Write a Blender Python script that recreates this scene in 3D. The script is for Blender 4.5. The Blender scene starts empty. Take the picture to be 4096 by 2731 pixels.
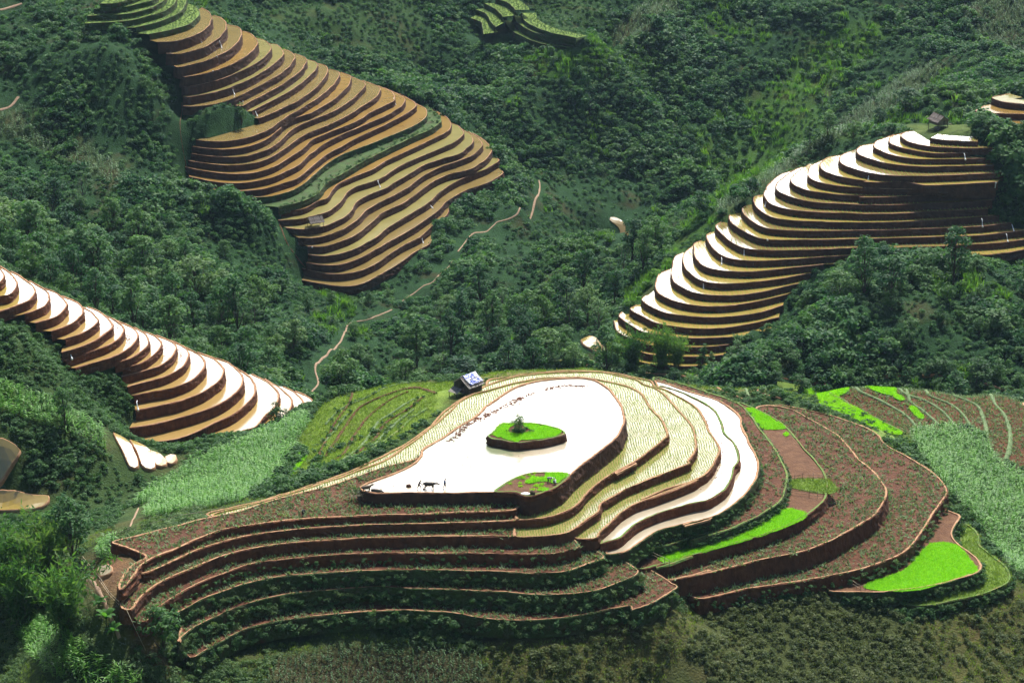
import bpy, bmesh, math, random
import numpy as np
from mathutils import Vector, Matrix
from mathutils.geometry import delaunay_2d_cdt

random.seed(7)
rng = np.random.default_rng(11)
C = bpy.context.scene.collection
SC = bpy.context.scene
PI = math.pi

# ------------------------------------------------------------------ camera
CAM_Z = 150.0
PITCH = math.radians(20.0)
FPX = 9671.0                     # focal length in pixels of the 4096 px wide photograph (85 mm on 36 mm)
cam_d = bpy.data.cameras.new('camera')
cam_d.sensor_width = 36.0
cam_d.lens = 85.0
cam_d.clip_start = 1.0
cam_d.clip_end = 6000.0
cam = bpy.data.objects.new('camera', cam_d)
C.objects.link(cam)
cam.location = (0, 0, CAM_Z)
cam.rotation_euler = (math.radians(90) - PITCH, 0, 0)
SC.camera = cam

# ------------------------------------------------------------------ sky, sun, exposure
SUN_EL, SUN_AZ = math.radians(57), math.radians(18)
SUN_DIR = Vector((math.sin(SUN_AZ) * math.cos(SUN_EL), math.cos(SUN_AZ) * math.cos(SUN_EL), math.sin(SUN_EL)))
W = bpy.data.worlds.new('World')
SC.world = W
W.use_nodes = True
nt = W.node_tree
nt.nodes.clear()
wo = nt.nodes.new('ShaderNodeOutputWorld')
bg = nt.nodes.new('ShaderNodeBackground')
sky = nt.nodes.new('ShaderNodeTexSky')
sky.sky_type = 'NISHITA'
sky.sun_disc = False
sky.sun_elevation = SUN_EL
sky.sun_rotation = SUN_AZ
sky.altitude = 900
sky.dust_density = 2.0
SKY_STR = 0.068
CLOUD_RAD = 92.0                 # radiance of the bright cloud bank, in the sky texture's own units
tc = nt.nodes.new('ShaderNodeTexCoord')
mp = nt.nodes.new('ShaderNodeMapping')
mp.inputs['Scale'].default_value = (1.2, 1.2, 3.0)
cn = nt.nodes.new('ShaderNodeTexNoise')
cn.inputs['Scale'].default_value = 2.2
cn.inputs['Detail'].default_value = 5
cr = nt.nodes.new('ShaderNodeValToRGB')
cr.color_ramp.elements[0].position = 0.36
cr.color_ramp.elements[1].position = 0.52
# the bank of clouds stands over the mountains ahead: stronger towards +Y and between 5 and 45 degrees up
dot = nt.nodes.new('ShaderNodeVectorMath'); dot.operation = 'DOT_PRODUCT'
dot.inputs[1].default_value = Vector((0.06, 0.92, 0.36)).normalized()
ban = nt.nodes.new('ShaderNodeMapRange')
ban.inputs['From Min'].default_value = 0.80
ban.inputs['From Max'].default_value = 0.95
mul = nt.nodes.new('ShaderNodeMath'); mul.operation = 'MULTIPLY'
mx = nt.nodes.new('ShaderNodeMixRGB')
mx.inputs['Color2'].default_value = (CLOUD_RAD, CLOUD_RAD, CLOUD_RAD * 1.0, 1)
L = nt.links.new
L(tc.outputs['Generated'], mp.inputs['Vector'])
L(mp.outputs['Vector'], cn.inputs['Vector'])
L(cn.outputs['Fac'], cr.inputs['Fac'])
L(tc.outputs['Generated'], dot.inputs[0])
L(dot.outputs['Value'], ban.inputs['Value'])
L(cr.outputs['Color'], mul.inputs[0])
L(ban.outputs['Result'], mul.inputs[1])
L(mul.outputs['Value'], mx.inputs['Fac'])
L(sky.outputs['Color'], mx.inputs['Color1'])
L(mx.outputs['Color'], bg.inputs['Color'])
bg.inputs['Strength'].default_value = SKY_STR
L(bg.outputs['Background'], wo.inputs['Surface'])

sun_d = bpy.data.lights.new('sun', 'SUN')
sun_d.energy = 5.0
sun_d.angle = math.radians(0.53)
sun_d.color = (1.0, 0.955, 0.87)
sun = bpy.data.objects.new('sun', sun_d)
C.objects.link(sun)
sun.location = SUN_DIR * 900
sun.rotation_euler = (-SUN_DIR).to_track_quat('-Z', 'Y').to_euler()

vs = SC.view_settings
vs.view_transform = 'Standard'
vs.look = 'None'
vs.exposure = 0.6
vs.gamma = 1.0
vs.use_curve_mapping = False
SC.cycles.max_bounces = 6
SC.cycles.diffuse_bounces = 2
SC.cycles.glossy_bounces = 2
SC.cycles.transmission_bounces = 3
SC.cycles.transparent_max_bounces = 6
SC.cycles.caustics_reflective = False
SC.cycles.caustics_refractive = False

# ------------------------------------------------------------------ survey helpers: photograph pixels -> world points
sp_, cp_ = math.sin(PITCH), math.cos(PITCH)

def ray(px, py):
    a = (px - 2048.0) / FPX
    b = -(py - 1365.5) / FPX
    return np.array([a, cp_ + b * sp_, -sp_ + b * cp_])

def unz(px, py, z):
    d = ray(px, py)
    t = (z - CAM_Z) / d[2]
    return (d[0] * t, d[1] * t)

def uny(px, py, Y):
    d = ray(px, py)
    t = Y / d[1]
    return (d[0] * t, Y, CAM_Z + d[2] * t)

def proj(x, y, z):
    dz = z - CAM_Z
    f = y * cp_ - dz * sp_
    u = y * sp_ + dz * cp_
    return 2048 + FPX * x / f, 1365.5 - FPX * u / f

ZO = {'A1': (500, 0, 2.6133), 'A2': (1200, 150, 2.6133), 'A3': (600, 450, 2.6133), 'A4': (1200, 600, 2.6133),
      'B1': (0, 1040, 2.6133), 'B2': (400, 1240, 2.6133), 'C1': (2400, 900, 2.6133), 'C2': (2700, 480, 2.6133),
      'C3': (3296, 350, 2.24), 'K1': (1300, 1350, 1.8087), 'K2': (400, 1850, 1.8087), 'K3': (2400, 1400, 2.6133),
      'K4': (1950, 1850, 2.6133), 'K5': (2600, 1450, 1.5722), 'K6': (3196, 2000, 2.6133), 'R': (2900, 1400, 1.9666),
      'F': (0, 0, 0.57422), 'T': (1400, 0, 1.0331), 'L': (0, 1500, 1.4933), 'D': (0, 1950, 1.0338)}

def P(s):
    """'A1 340,445 550,430 A2 ...' -> list of (px, py) in the 4096 px photograph"""
    out, z = [], None
    for w in s.split():
        if w in ZO:
            z = ZO[w]
        else:
            a, b = w.split(',')
            out.append((z[0] + float(a) / z[2], z[1] + float(b) / z[2]))
    return out

def smooth(pts, step, closed=False):
    """Catmull-Rom through 2-D points, resampled at about `step`"""
    p = np.array(pts, float)
    n = len(p)
    out = []
    m = n if closed else n - 1
    for i in range(m):
        p1, p2 = p[i], p[(i + 1) % n]
        p0 = p[(i - 1) % n] if (closed or i > 0) else 2 * p1 - p2
        p3 = p[(i + 2) % n] if (closed or i + 2 < n) else 2 * p2 - p1
        # centripetal-ish: limit the tangents so that long/short neighbours do not overshoot
        l = np.linalg.norm(p2 - p1)
        t1 = (p2 - p0); t2 = (p3 - p1)
        n1, n2 = np.linalg.norm(t1), np.linalg.norm(t2)
        t1 = t1 / max(n1, 1e-6) * min(n1 * 0.5, l)
        t2 = t2 / max(n2, 1e-6) * min(n2 * 0.5, l)
        k = max(2, int(l / step))
        for j in range(k):
            t = j / k
            h00 = 2 * t**3 - 3 * t**2 + 1; h10 = t**3 - 2 * t**2 + t
            h01 = -2 * t**3 + 3 * t**2; h11 = t**3 - t**2
            out.append(h00 * p1 + h10 * t1 + h01 * p2 + h11 * t2)
    if not closed:
        out.append(p[-1])
    out = np.array(out)
    # even spacing
    q = np.vstack([out, out[:1]]) if closed else out
    d = np.concatenate([[0], np.cumsum(np.linalg.norm(np.diff(q, axis=0), axis=1))])
    k = max(4, int(d[-1] / step))
    s = np.linspace(0, d[-1], k + 1)
    if closed:
        s = s[:-1]
    return np.stack([np.interp(s, d, q[:, 0]), np.interp(s, d, q[:, 1])], 1)

def normals(p, closed=False):
    """unit right-hand normals (outward for counter-clockwise outlines)"""
    if closed:
        t = np.roll(p, -1, 0) - np.roll(p, 1, 0)
    else:
        t = np.gradient(p, axis=0)
    l = np.linalg.norm(t, axis=1, keepdims=True)
    t = t / np.maximum(l, 1e-6)
    return np.stack([t[:, 1], -t[:, 0]], 1)

def wob(n, amp, scale, seed):
    """smooth 1-D noise of n samples"""
    r = np.random.default_rng(seed)
    k = max(3, int(n / scale) + 3)
    v = r.normal(0, amp, k)
    return np.interp(np.linspace(0, k - 1, n), np.arange(k), v)

def inside(poly, x, y):
    poly = np.asarray(poly)
    c = np.zeros(x.shape, bool)
    px, py = poly[:, 0], poly[:, 1]
    qx, qy = np.roll(px, 1), np.roll(py, 1)
    for i in range(len(poly)):
        a = (py[i] > y) != (qy[i] > y)
        if a.any():
            xi = (qx[i] - px[i]) * (y - py[i]) / ((qy[i] - py[i]) + 1e-12) + px[i]
            c ^= a & (x < xi)
    return c

# ------------------------------------------------------------------ object helpers
def mesh_obj(name, verts, faces, mats, parent=None, midx=None, smooth_sh=False):
    me = bpy.data.meshes.new(name)
    me.from_pydata([tuple(v) for v in verts], [], [tuple(f) for f in faces])
    for m in (mats if isinstance(mats, (list, tuple)) else [mats]):
        me.materials.append(m)
    if midx is not None:
        me.polygons.foreach_set('material_index', np.asarray(midx, np.int32))
    if smooth_sh:
        me.polygons.foreach_set('use_smooth', np.ones(len(me.polygons), bool))
    me.update()
    o = bpy.data.objects.new(name, me)
    C.objects.link(o)
    if parent is not None:
        o.parent = parent
    return o

def struct(o):
    o['kind'] = 'structure'
    return o

def stuff(o, label, cat):
    o['kind'] = 'stuff'; o['label'] = label; o['category'] = cat
    return o

def tag(o, label, cat, group=None):
    o['label'] = label; o['category'] = cat
    if group:
        o['group'] = group
    return o

def thing(name, label, cat, loc=(0, 0, 0), rz=0.0, group=None):
    o = bpy.data.objects.new(name, None)
    o.empty_display_size = 0.3
    C.objects.link(o)
    o.location = loc
    o.rotation_euler = (0, 0, rz)
    return tag(o, label, cat, group)

# ------------------------------------------------------------------ materials
def mat(name):
    m = bpy.data.materials.new(name)
    m.use_nodes = True
    t = m.node_tree
    b = t.nodes['Principled BSDF']
    b.inputs['Specular IOR Level'].default_value = 0.25
    return m, t, b

def N(t, kind, **kw):
    n = t.nodes.new(kind)
    for k, v in kw.items():
        if k in n.inputs:
            n.inputs[k].default_value = v
        else:
            setattr(n, k, v)
    return n

def ramp(t, cols):
    r = t.nodes.new('ShaderNodeValToRGB')
    e = r.color_ramp.elements
    while len(e) < len(cols):
        e.new(0.5)
    for i, (p, c) in enumerate(cols):
        e[i].position = p
        e[i].color = (*c, 1) if len(c) == 3 else c
    return r

def noise_mat(name, scale, cols, rough=0.95, detail=6, bump=0.0, bscale=None, stretch=(1, 1, 1), bdist=0.1):
    m, t, b = mat(name)
    g = N(t, 'ShaderNodeNewGeometry')
    mp = N(t, 'ShaderNodeMapping'); mp.inputs['Scale'].default_value = stretch
    n = N(t, 'ShaderNodeTexNoise', Scale=scale, Detail=detail, Roughness=0.65)
    r = ramp(t, cols)
    t.links.new(g.outputs['Position'], mp.inputs['Vector'])
    t.links.new(mp.outputs['Vector'], n.inputs['Vector'])
    t.links.new(n.outputs['Fac'], r.inputs['Fac'])
    t.links.new(r.outputs['Color'], b.inputs['Base Color'])
    b.inputs['Roughness'].default_value = rough
    if bump:
        n2 = N(t, 'ShaderNodeTexNoise', Scale=bscale or scale * 3, Detail=4)
        bu = N(t, 'ShaderNodeBump', Strength=bump, Distance=bdist)
        t.links.new(mp.outputs['Vector'], n2.inputs['Vector'])
        t.links.new(n2.outputs['Fac'], bu.inputs['Height'])
        t.links.new(bu.outputs['Normal'], b.inputs['Normal'])
    return m

M = {}
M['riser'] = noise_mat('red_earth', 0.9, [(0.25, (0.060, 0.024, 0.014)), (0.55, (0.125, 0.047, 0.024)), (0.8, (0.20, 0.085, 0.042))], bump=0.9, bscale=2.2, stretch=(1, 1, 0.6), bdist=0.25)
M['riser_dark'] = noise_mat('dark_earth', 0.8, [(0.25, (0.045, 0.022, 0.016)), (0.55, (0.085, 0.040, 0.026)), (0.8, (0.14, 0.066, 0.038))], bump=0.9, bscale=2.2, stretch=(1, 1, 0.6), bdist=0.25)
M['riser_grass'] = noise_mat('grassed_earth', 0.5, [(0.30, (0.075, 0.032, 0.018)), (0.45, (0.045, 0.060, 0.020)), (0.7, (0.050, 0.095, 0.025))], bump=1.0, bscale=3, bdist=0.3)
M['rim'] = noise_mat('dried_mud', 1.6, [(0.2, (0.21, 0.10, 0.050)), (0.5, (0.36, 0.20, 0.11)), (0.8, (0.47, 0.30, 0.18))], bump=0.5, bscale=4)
M['rim_grass'] = noise_mat('grassed_mud', 1.2, [(0.3, (0.24, 0.14, 0.07)), (0.5, (0.10, 0.17, 0.04)), (0.8, (0.14, 0.24, 0.05))], bump=0.6, bscale=4)
M['soil'] = noise_mat('tilled_soil', 0.8, [(0.25, (0.048, 0.017, 0.009)), (0.5, (0.092, 0.036, 0.018)), (0.75, (0.150, 0.068, 0.034))], bump=1.0, bscale=2.8, bdist=0.3)
M['soil_dry'] = noise_mat('dry_soil', 0.7, [(0.25, (0.070, 0.031, 0.016)), (0.5, (0.110, 0.052, 0.026)), (0.75, (0.16, 0.085, 0.043))], bump=0.7, bscale=3, bdist=0.2)
M['shelf_weeds'] = noise_mat('weedy_shelf', 0.5, [(0.3, (0.060, 0.050, 0.022)), (0.5, (0.045, 0.085, 0.024)), (0.75, (0.070, 0.125, 0.032))], bump=1.0, bscale=4, bdist=0.25)
M['turf'] = noise_mat('short_grass', 0.5, [(0.3, (0.085, 0.125, 0.026)), (0.55, (0.125, 0.200, 0.032)), (0.8, (0.18, 0.25, 0.05))], bump=0.8, bscale=5, bdist=0.2)
M['seedbed'] = noise_mat('seedbed_green', 0.6, [(0.3, (0.085, 0.27, 0.008)), (0.6, (0.13, 0.38, 0.010)), (0.85, (0.19, 0.45, 0.02))], bump=0.6, bscale=6, bdist=0.1)
M['seedbed_lime'] = noise_mat('seedbed_lime', 0.35, [(0.3, (0.15, 0.32, 0.012)), (0.6, (0.24, 0.44, 0.012)), (0.85, (0.36, 0.52, 0.02))], bump=0.6, bscale=6, bdist=0.1)

def water_mat(name, silt, silt2, rough, ior, scum=None, scum_at=(0, 0), scale=0.12):
    m, t, b = mat(name)
    g = N(t, 'ShaderNodeNewGeometry')
    n = N(t, 'ShaderNodeTexNoise', Scale=scale, Detail=5, Roughness=0.6)
    r = ramp(t, [(0.3, silt), (0.7, silt2)])
    t.links.new(g.outputs['Position'], n.inputs['Vector'])
    t.links.new(n.outputs['Fac'], r.inputs['Fac'])
    col = r.outputs['Color']
    b.inputs['Specular IOR Level'].default_value = 0.5
    b.inputs['IOR'].default_value = ior
    b.inputs['Roughness'].default_value = rough
    if scum:
        n3 = N(t, 'ShaderNodeTexNoise', Scale=0.16, Detail=9, Roughness=0.74)
        t.links.new(g.outputs['Position'], n3.inputs['Vector'])
        # green scum has gathered in one part of the pond, thinning out around it
        cx_, cy_ = scum_at
        vd = N(t, 'ShaderNodeVectorMath', operation='DISTANCE'); vd.inputs[1].default_value = (cx_, cy_, 0)
        mr0 = N(t, 'ShaderNodeMapRange'); mr0.inputs['From Min'].default_value = 2; mr0.inputs['From Max'].default_value = 15
        mr0.inputs['To Min'].default_value = 0.30; mr0.inputs['To Max'].default_value = -0.03
        t.links.new(g.outputs['Position'], vd.inputs[0]); t.links.new(vd.outputs['Value'], mr0.inputs['Value'])
        ad = N(t, 'ShaderNodeMath', operation='ADD')
        t.links.new(n3.outputs['Fac'], ad.inputs[0]); t.links.new(mr0.outputs['Result'], ad.inputs[1])
        r3 = ramp(t, [(0.58, (0, 0, 0)), (0.72, (0.85, 0.85, 0.85))])
        t.links.new(ad.outputs['Value'], r3.inputs['Fac'])
        mix = N(t, 'ShaderNodeMixRGB'); mix.inputs['Color2'].default_value = (*scum, 1)
        t.links.new(r3.outputs['Color'], mix.inputs['Fac'])
        t.links.new(col, mix.inputs['Color1'])
        col = mix.outputs['Color']
        mr = N(t, 'ShaderNodeMapRange'); mr.inputs['To Min'].default_value = 0.5; mr.inputs['To Max'].default_value = 0.12
        t.links.new(r3.outputs['Color'], mr.inputs['Value'])
        t.links.new(mr.outputs['Result'], b.inputs['Specular IOR Level'])
    t.links.new(col, b.inputs['Base Color'])
    nb = N(t, 'ShaderNodeTexNoise', Scale=1.7, Detail=3)
    bu = N(t, 'ShaderNodeBump', Strength=0.10, Distance=0.04)
    t.links.new(g.outputs['Position'], nb.inputs['Vector'])
    t.links.new(nb.outputs['Fac'], bu.inputs['Height'])
    t.links.new(bu.outputs['Normal'], b.inputs['Normal'])
    return m

M['water_silt'] = water_mat('silty_water', (0.175, 0.125, 0.042), (0.23, 0.165, 0.058), 0.12, 1.75)
M['water_ochre'] = water_mat('ochre_water', (0.215, 0.130, 0.036), (0.28, 0.175, 0.050), 0.12, 1.7)
M['water_green'] = water_mat('green_water', (0.20, 0.175, 0.058), (0.26, 0.225, 0.078), 0.12, 1.75)
M['water_pond'] = water_mat('pond_water', (0.34, 0.27, 0.17), (0.46, 0.40, 0.30), 0.16, 2.3, (0.16, 0.20, 0.11), unz(1300 + 1060 / 1.8087, 1350 + 800 / 1.8087, 0))
M['water_clear'] = water_mat('flooded_field_water', (0.32, 0.205, 0.065), (0.38, 0.255, 0.09), 0.14, 2.3)
M['water_rice'] = water_mat('planted_field_water', (0.30, 0.215, 0.050), (0.37, 0.275, 0.075), 0.14, 2.3)
M['water_rice_near'] = water_mat('planted_paddy_water', (0.26, 0.21, 0.075), (0.32, 0.26, 0.10), 0.16, 1.75)
# ------------------------------------------------------------------ terraces
LEVELS = []            # (polygon xy, z, drop, family) of every shelf, for the terrain and the plants
CTRL = []              # terrain control points
KILL = []              # outlines where nothing may grow

def lip_mesh(curve, z, H, closed, mats, batter=0.16, seed=0, rimw=0.42, rimh=0.16):
    """bund on the edge of a shelf and the earth face below it"""
    n = len(curve)
    nrm = normals(curve, closed)
    rr = np.random.default_rng(seed)
    prof = [(-rimw - 0.06, -0.10), (-rimw + 0.06, rimh), (-0.08, rimh), (0.05, 0.02)]
    k = 5
    for j in range(1, k + 1):
        f = j / k
        prof.append((0.05 + batter * H * f ** 1.25, -(H + 0.5) * f + 0.02))
    V = []
    for j, (o, dz) in enumerate(prof):
        amp = 0.03 if j < 4 else 0.05
        oo = o + rr.normal(0, amp, n) + wob(n, amp, 5, seed * 31 + j)
        zz = z + dz + (rr.normal(0, 0.02, n) + wob(n, 0.03, 6, seed * 17 + j) if 1 <= j <= 2 else 0)
        xy = curve + nrm * oo[:, None]
        V.append(np.column_stack([xy, np.full(n, 1.0) * zz]))
    V = np.array(V)
    F, MI = [], []
    m = n if closed else n - 1
    for j in range(len(prof) - 1):
        for i in range(m):
            i2 = (i + 1) % n
            F.append((j * n + i, (j + 1) * n + i, (j + 1) * n + i2, j * n + i2))
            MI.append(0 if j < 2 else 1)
    return mesh_obj('terrace', V.reshape(-1, 3), F, mats, midx=MI, smooth_sh=False)

def fill(poly, z, name, m):
    pts = [Vector((float(a), float(b))) for a, b in poly]
    n = len(pts)
    edges = [(i, (i + 1) % n) for i in range(n)]
    v, e, f, *_ = delaunay_2d_cdt(pts, edges, [list(range(n))], 1, 1e-4)
    o = mesh_obj(name, [(p.x, p.y, z) for p in v], f, m)
    return o

def resample(c, n):
    d = np.concatenate([[0], np.cumsum(np.linalg.norm(np.diff(c, axis=0), axis=1))])
    s = np.linspace(0, d[-1], n)
    return np.stack([np.interp(s, d, c[:, 0]), np.interp(s, d, c[:, 1])], 1)

def ridge(fam, lips, anchor_Y, risers, mats_top, rmat, step=1.1, cap_back=5.0, rim='rim'):
    """lips: list from the bottom shelf to the top one, each a list of photo pixels (left to right).
    risers: height in photo pixels of the earth face below each lip"""
    zs, curves, drops = [], [], []
    z = None
    for k, lp in enumerate(lips):
        mid = lp[len(lp) // 2] if k else lp[len(lp) // 3]
        d = ray(*mid)
        if z is None:
            z = CAM_Z + d[2] * anchor_Y / d[1]
        Yk = (z - CAM_Z) / d[2] * d[1]
        H = risers[k] * Yk / FPX / 0.98 * 0.92
        if k:
            z = z + H
        zs.append(z); drops.append(H)
        xy = [unz(a, b, z) for a, b in lp]
        c = smooth(xy, step)
        c = c + normals(c) * wob(len(c), 0.10, 4, k * 7 + len(fam))[:, None]
        curves.append(c)
    tops = []
    for k, c in enumerate(curves):
        if k + 1 < len(curves):
            nb = curves[k + 1]
            back = nb - normals(nb) * 0.9
        else:
            back = c - normals(c) * cap_back
        poly = np.vstack([c - normals(c) * 0.2, back[::-1]])
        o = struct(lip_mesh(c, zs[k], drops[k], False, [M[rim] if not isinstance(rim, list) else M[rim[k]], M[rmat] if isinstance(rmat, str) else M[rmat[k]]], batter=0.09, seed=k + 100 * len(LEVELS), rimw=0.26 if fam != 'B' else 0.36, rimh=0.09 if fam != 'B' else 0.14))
        mt = mats_top[k] if isinstance(mats_top, list) else mats_top
        nm = 'paddy_water' if mt.startswith('water') else ('grass_shelf' if mt in ('turf', 'shelf_weeds') else 'soil_field')
        tops.append(struct(fill(poly, zs[k], nm, M[mt])))
        LEVELS.append((poly, zs[k], drops[k], fam))
        g = c + normals(c) * (0.25 * drops[k] + 0.4)
        for q in g[::6]:
            CTRL.append((q[0], q[1], zs[k] - drops[k] - 0.45))
        for e in (c[0], c[-1], back[0], back[-1]):
            CTRL.append((e[0], e[1], zs[k] - 0.5))
    return zs, curves

# ---- ridge on the upper left
A_top = [
 'A1 340,445 550,430 760,360 870,280 910,190 880,130 800,85',
 'A1 430,560 560,570 720,530 850,490 960,420 1050,320 1060,240 1010,190 930,165',
 'A1 510,690 560,707 750,665 940,605 1100,520 1190,430 1225,330 1190,290 1075,258',
 'A1 575,795 620,808 900,755 1150,660 1320,550 1390,460 1380,420 1310,350 1220,322',
 'A1 595,905 650,913 950,850 1200,750 1400,650 1510,550 1530,490 1480,430 1370,395',
 'A1 605,1015 700,1015 950,965 1200,880 1450,750 1600,640 1660,560 1640,510 1580,465 1510,455',
 'A1 605,1110 700,1118 900,1095 1100,1045 1300,960 1550,820 1710,710 1780,610 1770,570 1720,535 1660,515',
 'A1 1150,1105 1220,1112 1300,1070 1500,970 1700,850 1850,730 1900,640 1880,600 1780,562',
 'A1 1325,1165 1450,1100 1650,1000 1850,870 1980,750 2015,680 1980,640 1900,625',
 'A1 1395,1240 1450,1225 1550,1180 1800,1060 2000,920 2110,780 2125,720 2090,685 2010,665',
 'A1 740,1465 900,1480 1100,1475 1300,1435 1480,1370 1600,1290 1730,1200 1840,1140 2000,1040 2180,890 2245,790 2230,745 2140,725',
 'A3 440,355 600,380 800,390 1000,365 1200,290 1330,200 1400,130 1500,70 1640,20 A2 100,800 300,690 480,540 540,430 530,405 430,365',
 'A3 430,430 600,455 850,470 1050,450 1250,380 1380,290 1480,190 1600,120 1900,0 A2 400,750 560,640 680,510 670,470 540,410',
 'A3 400,505 600,535 850,555 1050,540 1250,480 1400,390 1530,290 1650,220 1900,120 2130,0 A2 620,740 780,640 845,560 830,520 660,450',
 'A3 360,575 600,620 850,645 1100,630 1300,570 1450,480 1600,380 1700,290 1800,245 1900,200 2150,100 A2 750,780 900,710 990,660 975,590 940,560 820,505',
 'A3 410,670 600,715 800,740 1000,735 1250,690 1400,630 1560,550 1700,420 1900,290 A2 600,950 900,820 1060,720 1105,660 1080,620 980,570 880,525',
 'A3 440,755 600,795 800,825 1000,820 1200,800 1400,740 1560,680 1700,560 1850,440 2000,360 A2 600,1050 900,910 1130,790 1215,720 1200,680 1150,650 1050,590',
 'A3 640,875 800,900 1000,890 1250,880 1450,830 1600,760 1720,650 1850,540 2000,450 A2 650,1150 900,1050 1200,920 1310,840 1335,790 1310,740 1180,675',
 'A3 1340,990 1600,930 1750,850 1850,740 2000,650 A2 700,1280 1100,1080 1350,970 1450,900 1480,870 1440,800 1340,730',
 'A3 1370,1040 1600,1010 1750,930 A4 280,510 400,360 550,290 750,210 900,120 A2 1100,1200 1400,1060 1540,990 1580,930 1560,860 1500,810 1380,745',
 'A3 1340,1130 1550,1120 A4 100,700 280,650 420,550 500,440 600,385 800,320 900,270 1050,170 1200,100 1440,0 A2 1600,1110 1700,1030 1715,990 1660,925 1575,895',
 'A4 -148,813 30,830 250,800 400,740 530,650 600,540 700,480 900,400 1000,340 1150,250 1300,160 1500,90 1650,50 A2 1730,1176 1800,1110 1810,1060 1780,1010 1680,945',
 'A4 -20,920 150,920 300,890 450,830 600,730 700,630 850,540 1000,470 1150,380 1300,270 1450,190 1650,120 1800,60 A2 1860,1190 1910,1130 1900,1090 1850,1040 1760,985',
 'A4 80,1010 250,1010 450,950 600,880 750,760 850,670 950,620 1100,550 1250,440 1400,330 1550,260 1750,210 1870,150 1970,80 2005,20 1995,-20 1930,-100 1800,-180',
 'A4 80,1095 250,1110 450,1080 650,1000 800,910 900,830 1050,730 1200,640 1350,550 1450,460 1600,350 1800,260 1950,200 2060,130 2083,105 2065,90',
 'A4 60,1180 250,1205 450,1195 650,1120 850,1010 1000,920 1150,840 1300,740 1450,630 1510,560 1600,500 1750,420 1950,350 2080,280 2130,240 2120,220',
 'A4 10,1240 200,1285 400,1300 600,1275 800,1190 950,1080 1100,990 1270,900 1400,780 1540,680 1555,600 1540,580',
 'A4 20,1360 200,1395 400,1425 550,1420 700,1380 900,1270 1050,1180 1200,1070 1350,990 1385,930',
]
A_grass = [
 'A1 -260,40 -100,40 100,-20 220,-70',
 'A1 -330,95 0,75 150,40 300,0 360,-60',
 'A1 -400,170 0,150 200,110 350,50 420,0 440,-60',
 'A1 -420,250 0,225 250,170 450,100 530,20 540,-50',
 'A1 110,290 350,230 550,150 620,80 650,0 640,-40',
 'A1 250,360 500,310 680,250 770,170 778,110 745,72',
]
lipsA = [P(s) for s in (A_grass + A_top)][::-1]
nA = len(A_top)
rA = []
for k in range(nA):                      # k = 0 at the bottom
    j = nA - 1 - k                       # row number from the top
    rA.append(np.interp(j, [0, 3, 5, 8, 12, 17, 18, 19, 23, 27], [42, 40, 31, 26, 25, 26, 26, 22, 28, 30]))
rA += [24, 24, 24, 22, 22, 22]
tA = []
for k in range(nA):
    j = nA - 1 - k
    if j == 18: tA.append('shelf_weeds')
    elif j in (3, 11, 14, 15, 16, 17, 19): tA.append('water_ochre')
    elif j in (4, 5, 8, 20, 21, 24): tA.append('water_green')
    else: tA.append('water_silt')
tA += ['turf'] * 6
rmA = ['riser_dark'] * nA + ['riser_grass'] * 6
rmA[nA - 1 - 18] = 'riser_grass'; rmA[nA - 1 - 17] = 'riser_grass'
rimA = ['rim'] * nA + ['rim_grass'] * 6
rimA[nA - 1 - 18] = 'rim_grass'
zA, cA = ridge('A', lipsA, 600.0, rA, tA, rmA, rim=rimA)

# ---- ridge on the left, nearer
B_top = [
 'B1 -90,250 0,245 40,180 40,140 0,80 -60,30',
 'B1 -120,400 0,385 90,370 150,330 190,260 185,220 140,160 60,100 0,60',
 'B1 -40,550 100,510 200,470 310,430 370,360 380,320 340,260 250,190 130,120',
 'B1 260,570 350,545 450,500 520,430 530,390 490,330 400,260 320,220',
 'B1 370,660 490,630 600,590 680,520 700,460 680,410 600,350 480,295',
 'B1 530,745 680,700 800,640 870,570 870,530 830,470 760,420 650,375',
 'B1 680,830 850,775 980,700 1030,640 1020,600 970,550 850,480 800,450',
 'B1 645,970 800,930 970,860 1100,780 1180,700 1180,670 1130,600 1050,540 920,490',
 'B1 690,1055 850,1000 1000,950 1130,900 1250,820 1305,740 1290,690 1200,620 1110,580',
 'B1 780,1130 950,1090 1150,1030 1300,960 1400,880 1450,800 1440,750 1380,700 1230,635',
 'B1 1200,1080 1370,1030 1500,950 1560,870 1555,820 1520,770 1400,705',
 'B1 1280,1135 1480,1080 1620,990 1690,900 1690,850 1640,795 1510,745',
 'B1 1280,1225 1450,1180 1650,1120 1770,1040 1840,960 1850,900 1800,850 1640,785',
 'B1 1330,1330 1550,1270 1750,1210 1900,1130 1970,1040 1980,970 1930,910 1800,840',
 'B2 355,895 550,860 800,810 1000,710 1090,610 1100,540 1060,480 990,430 870,375',
 'B2 370,1050 600,1010 900,940 1130,830 1270,720 1300,640 1270,580 1200,510 1030,440',
 'B2 310,1240 600,1190 900,1110 1150,1030 1350,930 1470,820 1500,730 1490,680 1420,600 1300,530 1120,470',
 'B2 385,1390 600,1380 800,1350 1000,1280 1250,1160 1370,1110 1500,1020 1610,910 1640,830 1620,750 1540,670 1420,595',
 'B2 1500,1265 1640,1225 1740,1100 1840,1010 1870,930 1865,870 1830,810 1760,750 1590,670',
 'B2 1760,1180 1900,1140 1975,1070 2010,1000 2010,940 1960,870 1850,790 1720,720',
 'B2 1960,1150 2110,1090 2160,1030 2160,990 2120,930 2030,850 1920,800',
 'B2 2160,1100 2230,1060 2280,1010 2250,960 2150,890 2050,845',
]
lipsB = [P(s) for s in B_top][::-1]
nB = len(B_top)
rB = []
for k in range(nB):
    j = nB - 1 - k
    rB.append(np.interp(j, [0, 4, 8, 13, 15, 16, 17, 18, 19, 21], [36, 37, 33, 35, 46, 46, 40, 26, 24, 22]))
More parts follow.
